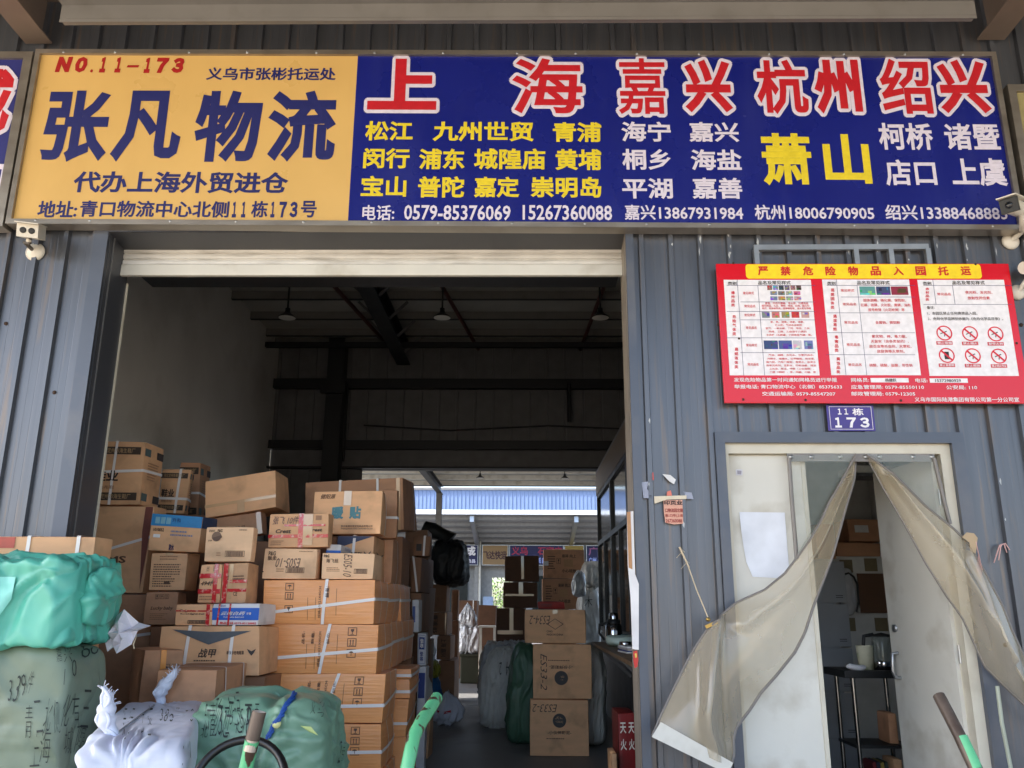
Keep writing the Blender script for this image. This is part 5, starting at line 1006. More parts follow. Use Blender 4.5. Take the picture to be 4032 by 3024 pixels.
# aisle floor
zb = 1.30
o, v_, f_ = sack('big shiny black bag bulging out above the dark aisle cartons', (926, 1006, 1166, 1264), 7.45, .45, m_bag_dk, z0=W(965, 1263, 7.7).z + .0, p=4.2, top=.92, seed=14, name='plastic_bag', amp=.05, skew=-.02)
mb = MB(); tp = max(v_, key=lambda q: q.z); mb.tube([tp - Vector((0, 0, .05)), tp + Vector((-.1, 0, .04)), tp + Vector((-.26, 0, .1)), tp + Vector((-.4, 0, .16))], .05, m_bag_dk, 10, rs=[.16, .1, .13, .1]); mb.build('knot', o)
sack('grey plastic sack on the lone tan aisle carton', (886, 926, 1462, 1533), 3.9, .16, m_gs, z0=W(893, 1533, 3.87).z, top=.55, seed=15, amp=.04)
o, v_, f_ = sack('white plastic bag with a red stripe on the aisle floor', (934, 992, 1502, 1558), 6.2, .25, m_wv, z0=0, p=2.3, top=.4, seed=16, name='plastic_bag', amp=.06)
bv = bvh_of(v_, f_); tx = MB(); pr_ = []
for x, y in ((944, 1534), (958, 1538), (974, 1534), (974, 1539), (958, 1543), (944, 1539)):
    d = ray(x, y).normalized(); h_ = bv.ray_cast(CAMP, d)[0]; pr_.append((h_ if h_ is not None else W(x, y, 6.2)) - d * .01)
tx.poly(pr_, P((190, 40, 50))); tx.build('red_stripe', o)
sack('blue plastic bag in the aisle below the yellow one', (918, 952, 1462, 1530), 6.9, .2, M('blue_film', (34, 92, 150), .35, bump=.5, bscale=8), z0=0, top=.6, seed=17, name='plastic_bag', p=2.5)
sack('dull yellow plastic bag in the aisle beside white cartons', (920, 945, 1424, 1470), 6.9, .16, M('yellow_film', (150, 146, 50), .35, bump=.5, bscale=8), z0=W(930, 1468, 6.9).z, top=.6, seed=18, name='plastic_bag', p=2.5)
sack('clear plastic bag above the yellow one in the aisle', (916, 938, 1380, 1428), 6.9, .14, m_film, z0=W(930, 1428, 6.9).z, top=.6, seed=19, name='plastic_bag', p=2.5)
# small white table far back
t_ = empty('white_table', (-.9, 10.2, 0), 'small white table in the far middle before very dark cartons', 'table')
a, b = W(1033, 1352, 10.2).x, W(1071, 1352, 10.2).x; zt2 = W(1050, 1352, 10.2).z
mb = MB(); mb.box((a, 10.2, zt2 - .03), (b, 10.7, zt2), m_white, .005); mb.build('tabletop', t_)
for x in (a + .03, b - .03):
    for y in (10.24, 10.66): mb = MB(); mb.box((x - .015, y - .015, 0), (x + .015, y + .015, zt2 - .03), m_white); mb.build('leg', t_)

# ================================================================== on the counter
CZ = 1.086
def wx_at(x, y, z): return G(x, y, z)
tp = Vector((.97, 4.3, CZ)); th = empty('thermos_jug', tp, 'polished steel vacuum jug with black cap on the counter', 'jug')
m_steel = M('polished_steel', (180, 180, 182), .12, metal=1, var=.05)
s_ = 1.15
mb = MB(); mb.lathe(tp, [(0, 0), (.075 * s_, 0), (.08 * s_, .02), (.08 * s_, .17), (.06 * s_, .2), (.045 * s_, .215)], m_steel, 20); mb.build('jug_body', th)
mb = MB(); mb.lathe(tp + Vector((0, 0, .2)), [(.062 * s_, 0), (.064 * s_, .03), (.05 * s_, .04), (.05 * s_, .045)], m_black, 20); mb.lathe(tp + Vector((0, 0, .245)), [(.052, 0), (.05, .05), (.042, .065), (0, .067)], m_steel, 18); mb.build('cap', th)
mb = MB(); mb.tube([tp + Vector((-.08, 0, .2)), tp + Vector((-.15, 0, .19)), tp + Vector((-.155, 0, .1)), tp + Vector((-.1, 0, .03))], .014, m_black, 8); mb.build('handle', th)
mb, v_, f_ = bale('k', None, (.97, 3.5, CZ + .055), (.16, .13, .058), M('pale_film', (196, 214, 204), .3, bump=.5, bscale=12), 2.6, 14, 21, .02, 9)
tag(mb.build('plastic_bag', None, (.97, 3.5, CZ)), 'pale green white plastic bag on the counter before the jug', 'bag', 'sacks and bags inside')
mb = MB(); mb.lathe((.93, 2.95, CZ), [(0, 0), (.055, 0), (.056, .06), (.052, .065), (0, .066)], m_steel, 18); tag(mb.build('tin', None, (.93, 2.95, CZ)), 'round metal tin on the counter between bag and papers', 'tin')
mb = MB()
for k in range(5): mb.obox((.95 + .008 * (k % 3), 2.35 + .012 * (k % 2), CZ + .006 + k * .0105), (.12, .02 * (k % 2), 0), (-.02, .16, 0), (0, 0, .005), P(((226, 224, 218), (70, 80, 140), (210, 206, 196), (190, 186, 190), (228, 228, 230))[k]))
tag(mb.build('papers', None, (.95, 2.35, CZ)), 'pile of notebooks and papers lying on the counter', 'papers')
mb = MB(); mb.lathe((1.04, 3.9, CZ), [(0, 0), (.035, 0), (.042, .1), (.038, .1), (.034, .01)], M('teal_cup', (60, 110, 120), .4), 14); tag(mb.build('cup', None, (1.04, 3.9, CZ)), 'small teal cup beside the steel jug', 'cup')
mb, v_, f_ = bale('t', None, (.93, 1.45, CZ + .028), (.07, .09, .03), M('tissue', (220, 220, 226), .7), 2.2, 12, 5, .02, 14)
tag(mb.build('tissue', None, (.93, 1.45, CZ)), 'crumpled white tissue at the near end of the counter', 'tissue')

# ================================================================== inside the office
LK = M('locker_grey', (160, 164, 170), .45, var=.05)
ly = 2.35; lx0, lx1 = W(1764, 1400, ly).x - .1, W(1816, 1400, ly).x
lk = empty('locker_cabinet', ((lx0 + lx1) / 2, ly, 0), 'grey steel locker cabinet with small doors inside the office', 'locker')
mb = MB(); mb.box((lx0 - .3, ly + .012, 0), (lx1, ly + .45, 1.86), LK); mb.build('cabinet_body', lk)
for i in range(5):
    for j in range(2):
        x = lx0 - .3 + .01 + j * .35; z = .08 + i * .355
        mb = MB(); mb.box((x, ly, z), (x + .335, ly + .011, z + .34), LK, .003); mb.box((x + .24, ly - .002, z + .04), (x + .3, ly - .0005, z + .045), m_black); mb.box((x + .24, ly - .002, z + .055), (x + .3, ly - .0005, z + .06), m_black)
        d = mb.build('locker_door', lk)
        mb = MB(); mb.tube([(x + .06, ly - .004, z + .2), (x + .06, ly - .018, z + .19), (x + .06, ly - .018, z + .12), (x + .06, ly - .004, z + .11)], .007, m_galv, 6); mb.build('handle', d)
cxa, cxb, czt = W(1806, 1320, 2.5).x, W(1806, 1320, 2.5).x + .62, W(1850, 1202, 2.5).z
c2 = empty('pale_cabinet', ((cxa + cxb) / 2, 2.5, 0), 'pale cabinet with brown paper squares behind the office table', 'cabinet')
mb = MB(); mb.box((cxa, 2.5, 0), (cxb, 2.95, czt), M('cabinet_pale', (206, 206, 202), .5), .004); mb.build('cabinet_body', c2)
for x, y in ((1828, 1223), (1881, 1220), (1834, 1349), (1904, 1349)):
    p = W(x, y, 2.497); mb = MB(); mb.box((p.x - .055, 2.4955, p.z - .055), (p.x + .055, 2.4985, p.z + .055), P((120, 108, 80))); mb.build('paper_square', c2)
fb = carton('flat brown carton under the labelled one on the pale cabinet', (1806, 1903, 1172, 1202), 2.52, depth=.4, mat=C_BRN, z0=czt + .002, group='cartons in the office')
carton('brown carton with a white label on top of the pale office cabinet', (1832, 1903, 1121, 1172), 2.54, depth=.35, mat=C_BRN, z0=ztop(fb) + .002, group='cartons in the office', prints=[('r', .2, .62, .4, .72, P((216, 216, 214)))])
carton('brown carton on top of the locker cabinet', (1762, 1803, 1150, 1200), 2.4, depth=.35, mat=C_BRN, z0=1.865, h=.3, group='cartons in the office')
a, b = W(1860, 1324, 2.47), W(1914, 1239, 2.47); mb = MB(); mb.box((a.x, 2.47, a.z), (b.x, 2.485, b.z), M('wood_board', (96, 66, 44), .6, stretch=(1, 1, 6))); tag(mb.build('wooden_board', None, (a.x, 2.47, a.z)), 'brown wooden board leaning on the pale office cabinet', 'board')
hb = W(1832, 1278, 2.44); mb, v_, f_ = bale('h', None, tuple(hb), (.085, .035, .2), m_film, 2.4, 14, 31, .02, 9, fn=lambda q: Vector((q.x * (.75 - q.z), q.y, q.z)))
o = tag(mb.build('plastic_bag', None, tuple(hb - Vector((0, 0, .2)))), 'clear plastic bag hanging in front of the pale office cabinet', 'bag', 'sacks and bags inside')
mb = MB(); mb.tube([W(x, y, 2.4) for x, y in ((1813, 1290), (1814, 1255), (1822, 1241), (1833, 1238), (1844, 1246), (1852, 1262), (1855, 1300), (1850, 1322))], .009, m_black, 6); mb.build('strap', o)
mb = MB(); q0_ = W(1873, 1013, 1.6); mb.box((q0_.x - .12, 1.6, q0_.z - .03), (q0_.x + .6, 1.9, q0_.z + .03), m_white, .01); mb.box((q0_.x - .1, 1.62, q0_.z - .05), (q0_.x + .58, 1.88, q0_.z - .031), m_dark); tag(mb.build('ceiling_light', None, tuple(q0_)), 'unlit white fluorescent fitting high inside the office doorway', 'light fitting')
mb = MB(); mb.tube([tuple(q0_ + Vector((.2, .15, .03))), (q0_.x + .2, 1.75, 2.95)], .01, m_black, 6); bpy.context.view_layer.update(); mb.build('rod', bpy.data.objects['ceiling_light'])
tz = W(1880, 1449, 1.2).z; ax0, ax1 = W(1824, 1449, 1.2).x, W(1824, 1449, 1.2).x + .5
tb_ = empty('black_table', ((ax0 + ax1) / 2, 1.45, 0), 'black metal table with two lower shelves inside the office door', 'table')
mb = MB(); mb.box((ax0, 1.2, tz - .05), (ax1, 1.62, tz), m_black, .004); mb.build('tabletop', tb_)
for x in (ax0 + .07, ax0 + .43):
    for y in (1.25, 1.57): mb = MB(); mb.tube([(x, y, 0), (x, y, tz - .05)], .016, M('chrome', (150, 150, 150), .2, metal=1), 8); mb.build('leg', tb_)
for z in (.2, .52): mb = MB(); mb.box((ax0 + .05, 1.24, z), (ax1 - .05, 1.58, z + .02), m_black); mb.build('shelf', tb_)
kp = Vector((W(1912, 1450, 1.32).x, 1.32, tz)); kt = empty('kettle', kp, 'glass and steel kettle with black handle on the black table', 'kettle')
mb = MB(); mb.lathe(kp, [(0, 0), (.078, 0), (.08, .05), (.078, .055)], m_steel, 20); mb.build('kettle_base', kt)
mb = MB(); mb.lathe(kp + Vector((0, 0, .055)), [(.076, 0), (.074, .1), (.066, .16), (.06, .17)], M('kettle_glass', (120, 128, 124), .05, alpha=.55), 20); mb.lathe(kp + Vector((0, 0, .225)), [(.064, 0), (.06, .015), (.02, .025), (0, .03)], m_black, 18); mb.build('kettle_jar', kt)
mb = MB(); mb.tube([kp + Vector((-.06, 0, .24)), kp + Vector((-.13, -.01, .23)), kp + Vector((-.145, -.01, .14)), kp + Vector((-.09, 0, .04))], .014, m_black, 8); mb.build('handle', kt)
cp = Vector((W(1872, 1446, 1.34).x, 1.34, tz)); mb = MB(); mb.lathe(cp, [(0, 0), (.05, 0), (.06, .16), (.062, .165), (.056, .165), (.05, .01)], M('pale_cup', (216, 214, 190), .4, dirt=(120, 150, 90), dscale=14, damt=.8), 18); tag(mb.build('paper_cup', None, tuple(cp)), 'cream cup with green print beside the kettle', 'cup')
cp = Vector((W(1850, 1446, 1.27).x, 1.27, tz)); mb, v_, f_ = bale('i', None, (cp.x, cp.y, tz + .018), (.07, .04, .02), M('tissue', (220, 220, 226), .7), 2.2, 10, 6, .015, 16)
tag(mb.build('cloth', None, tuple(cp)), 'crumpled pale cloth at the corner of the black table', 'cloth')
carton('small tan box upright on the lowest shelf of the black table', (1925, 1945, 1560, 1640), 1.3, depth=.2, mat=C_TAN, z0=.222, h=.22, group='cartons in the office')
carton('small brown box on the middle shelf of the black table', (1916, 1934, 1510, 1550), 1.3, depth=.2, mat=C_BRN, z0=.542, h=.2, group='cartons in the office')
mb = MB(); bx0 = W(1885, 1600, 1.32).x
for k in range(4): mb.obox((bx0 + k * .028, 1.4, .32), (.011, 0, .004), (0, .09, 0), (-.01, 0, .1), P(((110, 30, 34), (40, 44, 60), (150, 130, 60), (60, 70, 60))[k]))
tag(mb.build('books', None, (bx0 + .04, 1.4, .222)), 'few dark red and olive books on the lowest table shelf', 'books')

# ================================================================== door curtain (two clear strips tied back)
m_pvc = M('clear_pvc', (206, 192, 164), .14, var=.06, scale=2, alpha=.44, bump=.05, bscale=3, spec=1.0, dirt=(160, 138, 104), dscale=2, damt=.5)
m_pvc2 = M('clear_pvc_flat', (170, 178, 168), .08, var=.1, scale=2, alpha=.24, bump=.08, bscale=3, spec=.8)
m_edge = M('pvc_edge', (128, 122, 118), .35, var=.08, alpha=.92)
def resample(pts, n):
    P2 = [Vector((x, y, 0)) for x, y in pts]; ds = [0]
    for a, b in zip(P2, P2[1:]): ds.append(ds[-1] + (b - a).length)
    out = []
    for k in range(n):
        t_ = ds[-1] * k / (n - 1); i = max(j for j in range(len(ds)) if ds[j] <= t_ + 1e-9); i = min(i, len(P2) - 2)
        out.append(P2[i].lerp(P2[i + 1], (t_ - ds[i]) / (ds[i + 1] - ds[i] or 1)))
    return out
def flap(A, B, Yf, belly, n=70, m=30):
    a, b = resample(A, n), resample(B, n); vs = []
    for i in range(n):
        for j in range(m):
            t_ = i / (n - 1); s_ = j / (m - 1); p = a[i].lerp(b[i], s_); Y = Yf(t_, s_) - belly * math.sin(math.pi * s_) * min(1, t_ * 2.5)
            vs.append(W(p.x, p.y, Y))
    fs = [(i * m + j, i * m + j + 1, (i + 1) * m + j + 1, (i + 1) * m + j) for i in range(n - 1) for j in range(m - 1)]
    return vs, fs, [vs[i * m] for i in range(n)], [vs[i * m + m - 1] for i in range(n)]
LA = [(1849, 981), (1821, 1033), (1790, 1088), (1776, 1121), (1748, 1169), (1722, 1204), (1695, 1239), (1652, 1274), (1590, 1302), (1555, 1331), (1533, 1348), (1516, 1375), (1490, 1418), (1459, 1480), (1428, 1545), (1409, 1589)]
LB = [(1849, 982), (1845, 1037), (1829, 1090), (1799, 1199), (1757, 1310), (1739, 1366), (1717, 1409), (1678, 1458), (1643, 1497), (1621, 1532), (1590, 1572), (1584, 1598), (1586, 1628), (1579, 1653)]
LC = empty('door_curtain', (1.7, -.05, 2.36), 'clear yellowed plastic curtain strip tied back towards the blue wall', 'curtain', 'clear door curtains')
vs, fs, ea, eb = flap(LA, LB, lambda t_, s_: -.05 - .12 * t_ + .06 * s_ * (1 - t_), .09)
def crease(vs, n, m, t0, s0, t1, s1, wd, dp):
    for i in range(n):
        for j in range(m):
            t_, s_ = i / (n - 1), j / (m - 1)
            if not (min(t0, t1) <= t_ <= max(t0, t1)): continue
            sc = s0 + (s1 - s0) * (t_ - t0) / (t1 - t0); vs[i * m + j].y -= dp * math.exp(-((s_ - sc) / wd) ** 2)
crease(vs, 70, 30, .62, .0, 1.0, .8, .1, .08); crease(vs, 70, 30, .04, .5, .62, .25, .12, .05)
mb = MB(); mb.add(vs, fs, m_pvc, True); mb.build('tied_flap', LC)
mb = MB(); mb.tube(ea, .007, m_edge, 6); mb.build('edging', LC); mb = MB(); mb.tube(eb, .008, m_edge, 6); mb.build('edging', LC)
mb = MB(); q_ = [W(1428, 1560, -.275), W(1584, 1648, -.275), W(1572, 1672, -.275), W(1408, 1592, -.275)]; mb.poly(q_, m_white); mb.poly([p + Vector((0, .006, 0)) for p in q_[::-1]], m_white); mb.build('hem_strip', LC)
mb = MB(); fl = [(1700, 985), (1719, 1206)]; top = [(1700, 981), (1849, 981)]
seg = LA[:7]; pts = [W(1702, 984, -.03)] + [W(x, y, -.04) for x, y in seg] ; mb.add([W(1702, 984, -.03), W(1720, 1212, -.03)] + [W(x, y, -.045) for x, y in seg], [(0, 2, 3, 4, 5, 6, 7, 8, 1)], m_pvc2); mb.build('hanging_panel', LC)
mb = MB(); mb.tube([W(1704, 990, -.035), W(1712, 1100, -.035), W(1721, 1208, -.035)], .012, m_edge, 6); mb.build('edging', LC)
RC = empty('door_curtain', (2.4, -.05, 2.36), 'clear plastic curtain strip tied back past the far side of the doorway', 'curtain', 'clear door curtains')
RA = [(1871, 981), (1930, 1024), (2000, 1094), (2061, 1143), (2088, 1169), (2127, 1234), (2166, 1309), (2186, 1361), (2212, 1418), (2246, 1500)]
RBk = [(1871, 985), (1908, 1055), (1952, 1129), (2000, 1217), (2044, 1287), (2079, 1335), (2105, 1392), (2127, 1440), (2171, 1484), (2212, 1523), (2262, 1570)]
vs, fs, ea, eb = flap(RA, RBk, lambda t_, s_: -.05 - .1 * t_ + .05 * s_, .08)
crease(vs, 70, 30, .1, .35, .8, .5, .11, .06); crease(vs, 70, 30, .45, .1, 1.0, .75, .09, .06)
mb = MB(); mb.add(vs, fs, m_pvc, True); mb.build('tied_flap', RC)
mb = MB(); mb.tube(ea, .007, m_edge, 6); mb.build('edging', RC); mb = MB(); mb.tube(eb, .006, m_edge, 6); mb.build('edging', RC)
mb = MB(); mb.add([W(2017, 984, -.03), W(2053, 1134, -.03)] + [W(x, y, -.045) for x, y in RA[3::-1]], [(0, 1, 2, 3, 4, 5)], m_pvc2); mb.build('hanging_panel', RC)
mb = MB(); mb.tube([W(2018, 990, -.035), W(2034, 1060, -.035), W(2052, 1132, -.035)], .012, m_edge, 6); mb.build('edging', RC)
mb = MB(); mb.tube([W(2154, 1482, -.12), W(2164, 1560, -.12), W(2184, 1662, -.12), W(2200, 1760, -.1)], .011, M('pale_hose', (170, 176, 160), .5), 8); mb.build('hem_cord', RC)
# rail
mb = MB(); a, b = W(1700, 988, -.02), W(2018, 988, -.02); mb.box((a.x, -.028, a.z - .025), (b.x, -.018, a.z + .022), m_edge); cr = tag(mb.build('curtain_rail', None, ((a.x + b.x) / 2, -.02, a.z)), 'grey curtain rail with round bolts across the top of the door frame', 'rail')
for x in (1708, 1752, 1815, 1900, 1972, 2013, 1870):
    mb = MB(); mb.lathe(W(x, 987, -.028), [(0, .012), (.006, .011), (.014, .005), (.015, 0)], m_galv, 10, (0, -1, 0)); mb.build('bolt', cr)
# tie-backs
m_tw = M('twine', (206, 188, 160), .8)
mb = MB(); a, b = W(1467, 1182, -.03), W(1530, 1335, -.19); mb.tube([a, a.lerp(b, .3) + Vector((.005, 0, .006)), a.lerp(b, .6), b], .0035, m_tw, 6); mb.tube([a + Vector((.004, -.004, 0)), a.lerp(b, .3) + Vector((.008, -.008, .0))], .004, m_tw, 6)
for k in range(4): mb.tube([a.lerp(b, .08 * k), a.lerp(b, .08 * k) + Vector((.03 * (-1) ** k, -.01, -.03))], .0016, m_tw, 4)
mb.lathe(W(1529, 1338, -.19), [(0, 0), (.012, .0), (.012, .016), (0, .017)], M('brass', (170, 140, 80), .35, metal=.9), 10, (0, -1, 0)); mb.obox(W(1537, 1349, -.185), (.034, 0, .014), (0, .004, 0), (-.004, 0, .008), M('brass', (170, 140, 80), .35, metal=.9))
tag(mb.build('twine', None, tuple(a)), 'thin twine with a brass clip holding the yellowed curtain to the wall', 'twine')
mb = MB(); p = W(2098, 1160, -.09)
mb.poly([W(x, y, -.12) for x, y in ((2078, 1160), (2088, 1150), (2104, 1152), (2112, 1162), (2108, 1196), (2096, 1190), (2094, 1172))], M('clip_tan', (176, 152, 120), .5))
for k in range(5): mb.tube([W(2108, 1170, -.12), W(2114 + k * 2, 1200 + k * 8, -.11), W(2110 + k * 2, 1236 + k * 3, -.1)], .0028, M('pink_string', (206, 164, 160), .7), 5)
tag(mb.build('tie_string', None, tuple(p)), 'tan clip and pinkish strings holding the right curtain strip', 'cord')
mb = MB(); p = W(2165, 1176, -.03)
for dx, dy in ((-18, 40), (-14, 26), (10, 18), (16, 12), (-8, 34)): mb.tube([p, W(2165 + dx * .4, 1170 + dy * .3, -.04), W(2165 + dx, 1176 + dy, -.03)], .0035, M('pink_string', (206, 164, 160), .7), 5)
tag(mb.build('string_knot', None, tuple(p)), 'frayed pink string knot nailed on the ribbed wall by the frame edge', 'string')

# ================================================================== paper and posters
mb = MB(); mb.poly([W(x, y, .024) for x, y in ((1597, 1106), (1695, 1107), (1704, 1222), (1686, 1249), (1626, 1246), (1612, 1214), (1606, 1180), (1601, 1146))], M('blank_paper', (222, 226, 236), .7)); tag(mb.build('paper_sheet', None, tuple(W(1650, 1249, .02))), 'blank white torn paper sheet stuck on the pale door leaf', 'paper')
mb = MB(); mb.poly([W(x, y, .024) for x, y in ((1589, 1014), (1604, 1014), (1604, 1027), (1590, 1027))], P((206, 206, 214))); mb.poly([W(x, y, .022) for x, y in ((1592, 1016), (1602, 1017), (1601, 1025), (1593, 1024))], P((150, 146, 160))); tag(mb.build('sticker', None, tuple(W(1596, 1027, .02))), 'tiny square sticker high on the pale door leaf', 'sticker')
PY = -.03
mb = MB(); mb.poly([W(x, y, PY) for x, y in ((1433, 1080), (1474, 1080), (1476, 1131), (1456, 1133), (1437, 1129), (1434, 1105))], P((214, 160, 140))); 
mb.poly([W(x, y, PY - .004) for x, y in ((1413, 1072), (1483, 1070), (1483, 1078), (1440, 1079), (1414, 1088))], P((214, 202, 180)))
no = tag(mb.build('torn_notice', None, tuple(W(1455, 1133, PY))), 'torn pinkish notice with tape on the blue grey wall left of the door', 'notice')
mb = MB()
def nt_(t_, x0, x1, y0, y1, m_, b=.02): 
    a, b_ = W(x0, (y0 + y1) / 2, PY).x, W(x1, (y0 + y1) / 2, PY).x; z0, z1 = W(1455, y1, PY).z, W(1455, y0, PY).z
    put_text(mb, t_, rectmap((a, PY, z0), (b_, PY, z0), (a, PY, z1), .0004, .0015), m_, b)
nt_('印页业', 1434, 1474, 1081, 1091, P((60, 40, 40)), .04); nt_('口物流园北侧', 1437, 1475, 1098, 1107, P((150, 50, 44))); nt_('栋173号(上海', 1437, 1475, 1110, 1118, P((150, 50, 44))); nt_('267360088', 1438, 1473, 1121, 1129, P((150, 50, 44)))
mb.build('lettering', no)
def scrap(label, pts, rgb, Y=-.028):
    mb = MB(); mb.poly([W(x, y, Y) for x, y in pts], P(rgb)); tag(mb.build('paper_scrap', None, tuple(W(pts[0][0], pts[0][1], Y))), label, 'paper scrap', 'paper scraps on the wall')
scrap('white paper scrap above the torn pinkish notice', ((1431, 1024), (1448, 1026), (1460, 1036), (1456, 1046), (1446, 1040), (1440, 1034)), (214, 214, 216))
scrap('small red paper scrap left of the white scrap', ((1405, 1024), (1411, 1020), (1412, 1036), (1406, 1042)), (214, 70, 56))
scrap('clear tape scrap stuck left of the torn notice', ((1386, 1042), (1400, 1040), (1398, 1056), (1410, 1076), (1390, 1076)), (150, 156, 176))
scrap('clear tape scrap stuck right of the torn notice', ((1476, 1062), (1494, 1064), (1498, 1078), (1484, 1078)), (150, 156, 176))
scrap('pale red paper flake just above the notice tape', ((1441, 1062), (1449, 1059), (1452, 1071), (1440, 1071)), (214, 120, 104))
mb = MB(); mb.poly([W(x, y, -.05) for x, y in ((1354, 1106), (1368, 1104), (1370, 1180), (1372, 1240), (1380, 1262), (1380, 1404), (1366, 1402), (1362, 1290), (1356, 1220))], M('poster_white', (222, 220, 222), .6)); mb.poly([W(x, y, -.052) for x, y in ((1354, 1106), (1362, 1105), (1366, 1230), (1358, 1226))], P((176, 130, 90)))
tag(mb.build('peeling_poster', None, tuple(W(1370, 1404, -.05))), 'long peeling white poster strip on the shutter doorway edge', 'poster')
mb = MB(); mb.poly([W(x, y, -.05) for x, y in ((1368, 1407), (1376, 1405), (1379, 1424), (1377, 1440), (1371, 1444), (1368, 1426))], P((196, 50, 44))); mb.poly([W(x, y, -.053) for x, y in ((1371, 1412), (1375, 1411), (1376, 1420), (1372, 1421))], P((226, 200, 90))); tag(mb.build('sticker', None, tuple(W(1373, 1444, -.05))), 'red and yellow sticker below the peeling poster strip', 'sticker')

# ================================================================== security cameras
m_cam = M('camera_white', (214, 208, 196), .35, var=.04)
p0 = W(77, 545, -.005); p1 = W(66, 500, -.2)
SCm = empty('security_camera', p0, 'white security camera with two round lenses below the yellow board', 'camera', 'security cameras')
mb = MB(); mb.lathe(p0, [(.062, 0), (.062, .01), (.05, .02), (.03, .035), (0, .04)], m_cam, 20, (0, -1, 0)); mb.build('wall_mount', SCm)
mb = MB(); mb.tube([p0 + Vector((0, -.03, 0)), p0 + Vector((-.025, -.09, .03)), p1 + Vector((-.02, .04, -.06)), p1 + Vector((-.01, .02, -.03))], .012, M('camera_arm', (90, 84, 78), .4), 8); mb.lathe(p1 + Vector((-.02, .03, -.06)), [(0, 0), (.016, .004), (.016, .02), (0, .024)], m_cam, 10); mb.build('bracket', SCm)
mb = MB(); ax_ = Vector((.28, -.9, -.33)).normalized(); sd = ax_.cross(Vector((0, 0, 1))).normalized(); up_ = sd.cross(ax_)
mb.obox(p1 + ax_ * -.02, ax_ * .09, sd * .06, up_ * .042, m_cam); mb.obox(p1 + ax_ * -.005 + up_ * .046, ax_ * .11, sd * .066, up_ * .003, m_cam); mb.build('camera_body', SCm)
mb = MB()
for s_ in (-.024, .024): mb.lathe(p1 + ax_ * .0705 + sd * s_, [(.019, 0), (.019, .003), (.011, .004), (0, .003)], m_black, 14, ax_)
mb.build('lens', SCm)
p0 = W(2182, 522, -.005); p1 = W(2184, 445, -.3)
SC2 = empty('security_camera', p0, 'black faced bullet camera in front of the blue board corner', 'camera', 'security cameras')
mb = MB(); mb.lathe(p0, [(.055, 0), (.055, .01), (.045, .018), (.022, .03), (0, .035)], m_cam, 20, (0, -1, 0)); mb.build('wall_mount', SC2)
mb = MB(); mb.tube([p0 + Vector((0, -.02, 0)), p0 + Vector((.06, -.12, .06)), p1 + Vector((.12, .12, -.1)), p1 + Vector((.1, .06, -.03))], .018, m_cam, 8); mb.build('bracket', SC2)
ax_ = Vector((-.72, -.66, -.2)).normalized(); sd = ax_.cross(Vector((0, 0, 1))).normalized(); up_ = sd.cross(ax_)
mb = MB(); mb.tube([p1 - ax_ * .16, p1 - ax_ * .04, p1 + ax_ * .02], .05, m_cam, 16); mb.obox(p1 - ax_ * .06 + up_ * .052, ax_ * .13, sd * .055, up_ * .004, m_cam); mb.build('camera_body', SC2)
mb = MB(); mb.obox(p1 + ax_ * .03, ax_ * .012, sd * .05, up_ * .044, m_black); mb.lathe(p1 + ax_ * .043, [(.022, 0), (.02, .004), (0, .003)], M('lens_glass', (20, 24, 30), .05), 16, ax_); mb.build('lens', SC2)
p0 = W(2196, 632, -.005)
SC3 = empty('security_camera', p0, 'small cut off white camera beside the red board edge', 'camera', 'security cameras')
mb = MB(); mb.lathe(p0, [(.05, 0), (.05, .01), (.04, .018), (.02, .03), (0, .035)], m_cam, 20, (0, -1, 0)); mb.build('wall_mount', SC3)
mb = MB(); mb.tube([p0 + Vector((0, -.02, 0)), p0 + Vector((.03, -.08, .06)), p0 + Vector((.06, -.12, .13))], .014, m_cam, 8); mb.build('bracket', SC3)
mb = MB(); mb.tube([p0 + Vector((-.03, -.16, .1)), p0 + Vector((.14, -.08, .16))], .04, m_cam, 14); mb.build('camera_body', SC3)

# ================================================================== hand carts
m_gr = M('chipped_green_paint', (96, 184, 132), .4, var=.08, scale=6, dirt=(70, 52, 42), dscale=22, damt=1, dlo=.56, dhi=.59, dstretch=(1, 1, .45), bump=.3, bscale=30, rvar=.1)
m_wt = M('worn_steel', (98, 86, 78), .45, metal=.4, var=.25, scale=14, dirt=(70, 54, 46), dscale=12, damt=.7)
m_tyre = M('black_rim', (18, 18, 20), .35)
HC = empty('hand_cart', (-.62, -1.9, 0), 'green hand cart with two upright tube handles and a black spoked wheel', 'hand cart', 'hand carts')
def pipe(parent, pts, r, worn):
    pts = [Vector(p) for p in pts]; mb = MB(); k = worn
    mb.tube(pts[k:], r, m_gr, 14, caps=False); mb.tube(pts[:k + 1], r * 1.003, m_wt, 14, caps=False)
    d = (pts[0] - pts[1]).normalized(); n = 14; u = d.orthogonal().normalized(); s_ = d.cross(u); o_ = [pts[0] + (u * math.cos(2 * math.pi * i / n) + s_ * math.sin(2 * math.pi * i / n)) * r for i in range(n)]; i_ = [pts[0] + (q - pts[0]) * .84 for q in o_]; dn = [q - d * .12 for q in i_]
    mb.add(o_ + i_ + dn, [(i, (i + 1) % n, n + (i + 1) % n, n + i) for i in range(n)] + [(n + i, n + (i + 1) % n, 2 * n + (i + 1) % n, 2 * n + i) for i in range(n)] + [tuple(range(2 * n, 3 * n))], M('bare_pipe_end', (190, 176, 164), .4, metal=.3))
    return mb.build('handle', parent)
a, b, c_ = W(560, 1537, -2.15), W(545, 1598, -2.15), W(531, 1661, -2.12)
pipe(HC, [a, a.lerp(b, .5), b, c_, (-.9, -2.08, .3)], .0225, 2)
a, b, c_, d_ = W(943, 1508, -1.75), W(912, 1556, -1.95), W(894, 1590, -2.05), W(879, 1662, -2.1)
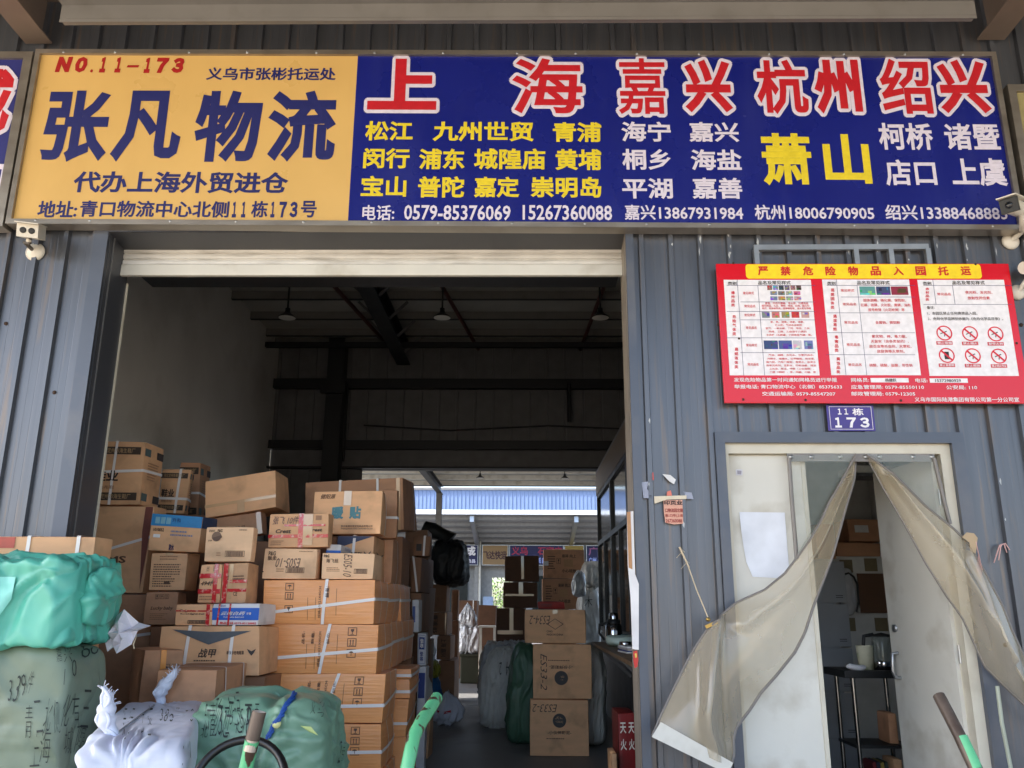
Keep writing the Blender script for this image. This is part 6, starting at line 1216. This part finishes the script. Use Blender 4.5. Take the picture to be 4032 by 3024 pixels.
pipe(HC, [a, b, c_, d_, (-.37, -2.08, .3)], .0225, 0)
mb = MB(); mb.box((-.95, -2.1, .24), (-.32, -1.75, .28), m_gr, .004); mb.build('deck', HC)
for x in (-.96, -.3):
    mb = MB(); mb.lathe((x, -1.9, .12), [(.06, -.02), (.11, -.022), (.12, 0), (.11, .022), (.06, .02), (.06, -.02)], m_tyre, 20, (1, 0, 0)); mb.build('wheel', HC)
wc = W(513, 1700, -1.55); rr = .178; nrm = Vector((0, -.86, .5)).normalized(); u = Vector((1, 0, 0)); v = nrm.cross(u)
mb = MB(); n = 40; ring = [wc + (u * math.cos(2 * math.pi * k / n) + v * math.sin(2 * math.pi * k / n)) * rr for k in range(n + 1)]; mb.tube(ring, .016, m_tyre, 10, caps=False)
hw = mb.build('hand_wheel', HC)
for k in range(3):
    a_ = math.radians(-90 + 120 * k + 180 * 0); mb = MB(); d = u * math.cos(a_ + math.pi) + v * math.sin(a_ + math.pi); mb.tube([wc + d * .03, wc + d * rr], .009, m_tyre, 8); mb.build('spoke', hw)
mb = MB(); mb.lathe(wc - nrm * .02, [(0, 0), (.035, 0), (.035, .03), (0, .035)], m_tyre, 14, nrm); mb.tube([wc - nrm * .02, wc - nrm * .25 + Vector((.05, -.05, -.1)), (-.85, -1.8, .28)], .014, m_wt, 8); mb.build('wheel_post', hw)
HC2 = empty('hand_cart', (1.75, -2, 0), 'hand cart with one rusty bent handle by the office door', 'hand cart', 'hand carts')
a, b, c_, d_ = W(2028, 1503, -1.9), W(2050, 1545, -1.95), W(2074, 1592, -2.0), W(2107, 1662, -2.05)
mb = MB(); mb.tube([a, b, c_, d_, (1.6, -2.05, .3)], .0205, m_wt, 14); mb.tube([c_ + Vector((.003, -.003, 0)), d_ + Vector((.003, -.003, 0))], .0203, m_gr, 12); mb.build('handle', HC2)
mb = MB(); mb.box((1.5, -2.3, .24), (2.2, -1.8, .28), m_gr, .004); mb.build('deck', HC2)
for x in (1.55, 2.15):
    mb = MB(); mb.lathe((x, -2.0, .12), [(.06, -.02), (.11, -.022), (.12, 0), (.11, .022), (.06, .02), (.06, -.02)], m_tyre, 20, (1, 0, 0)); mb.build('wheel', HC2)
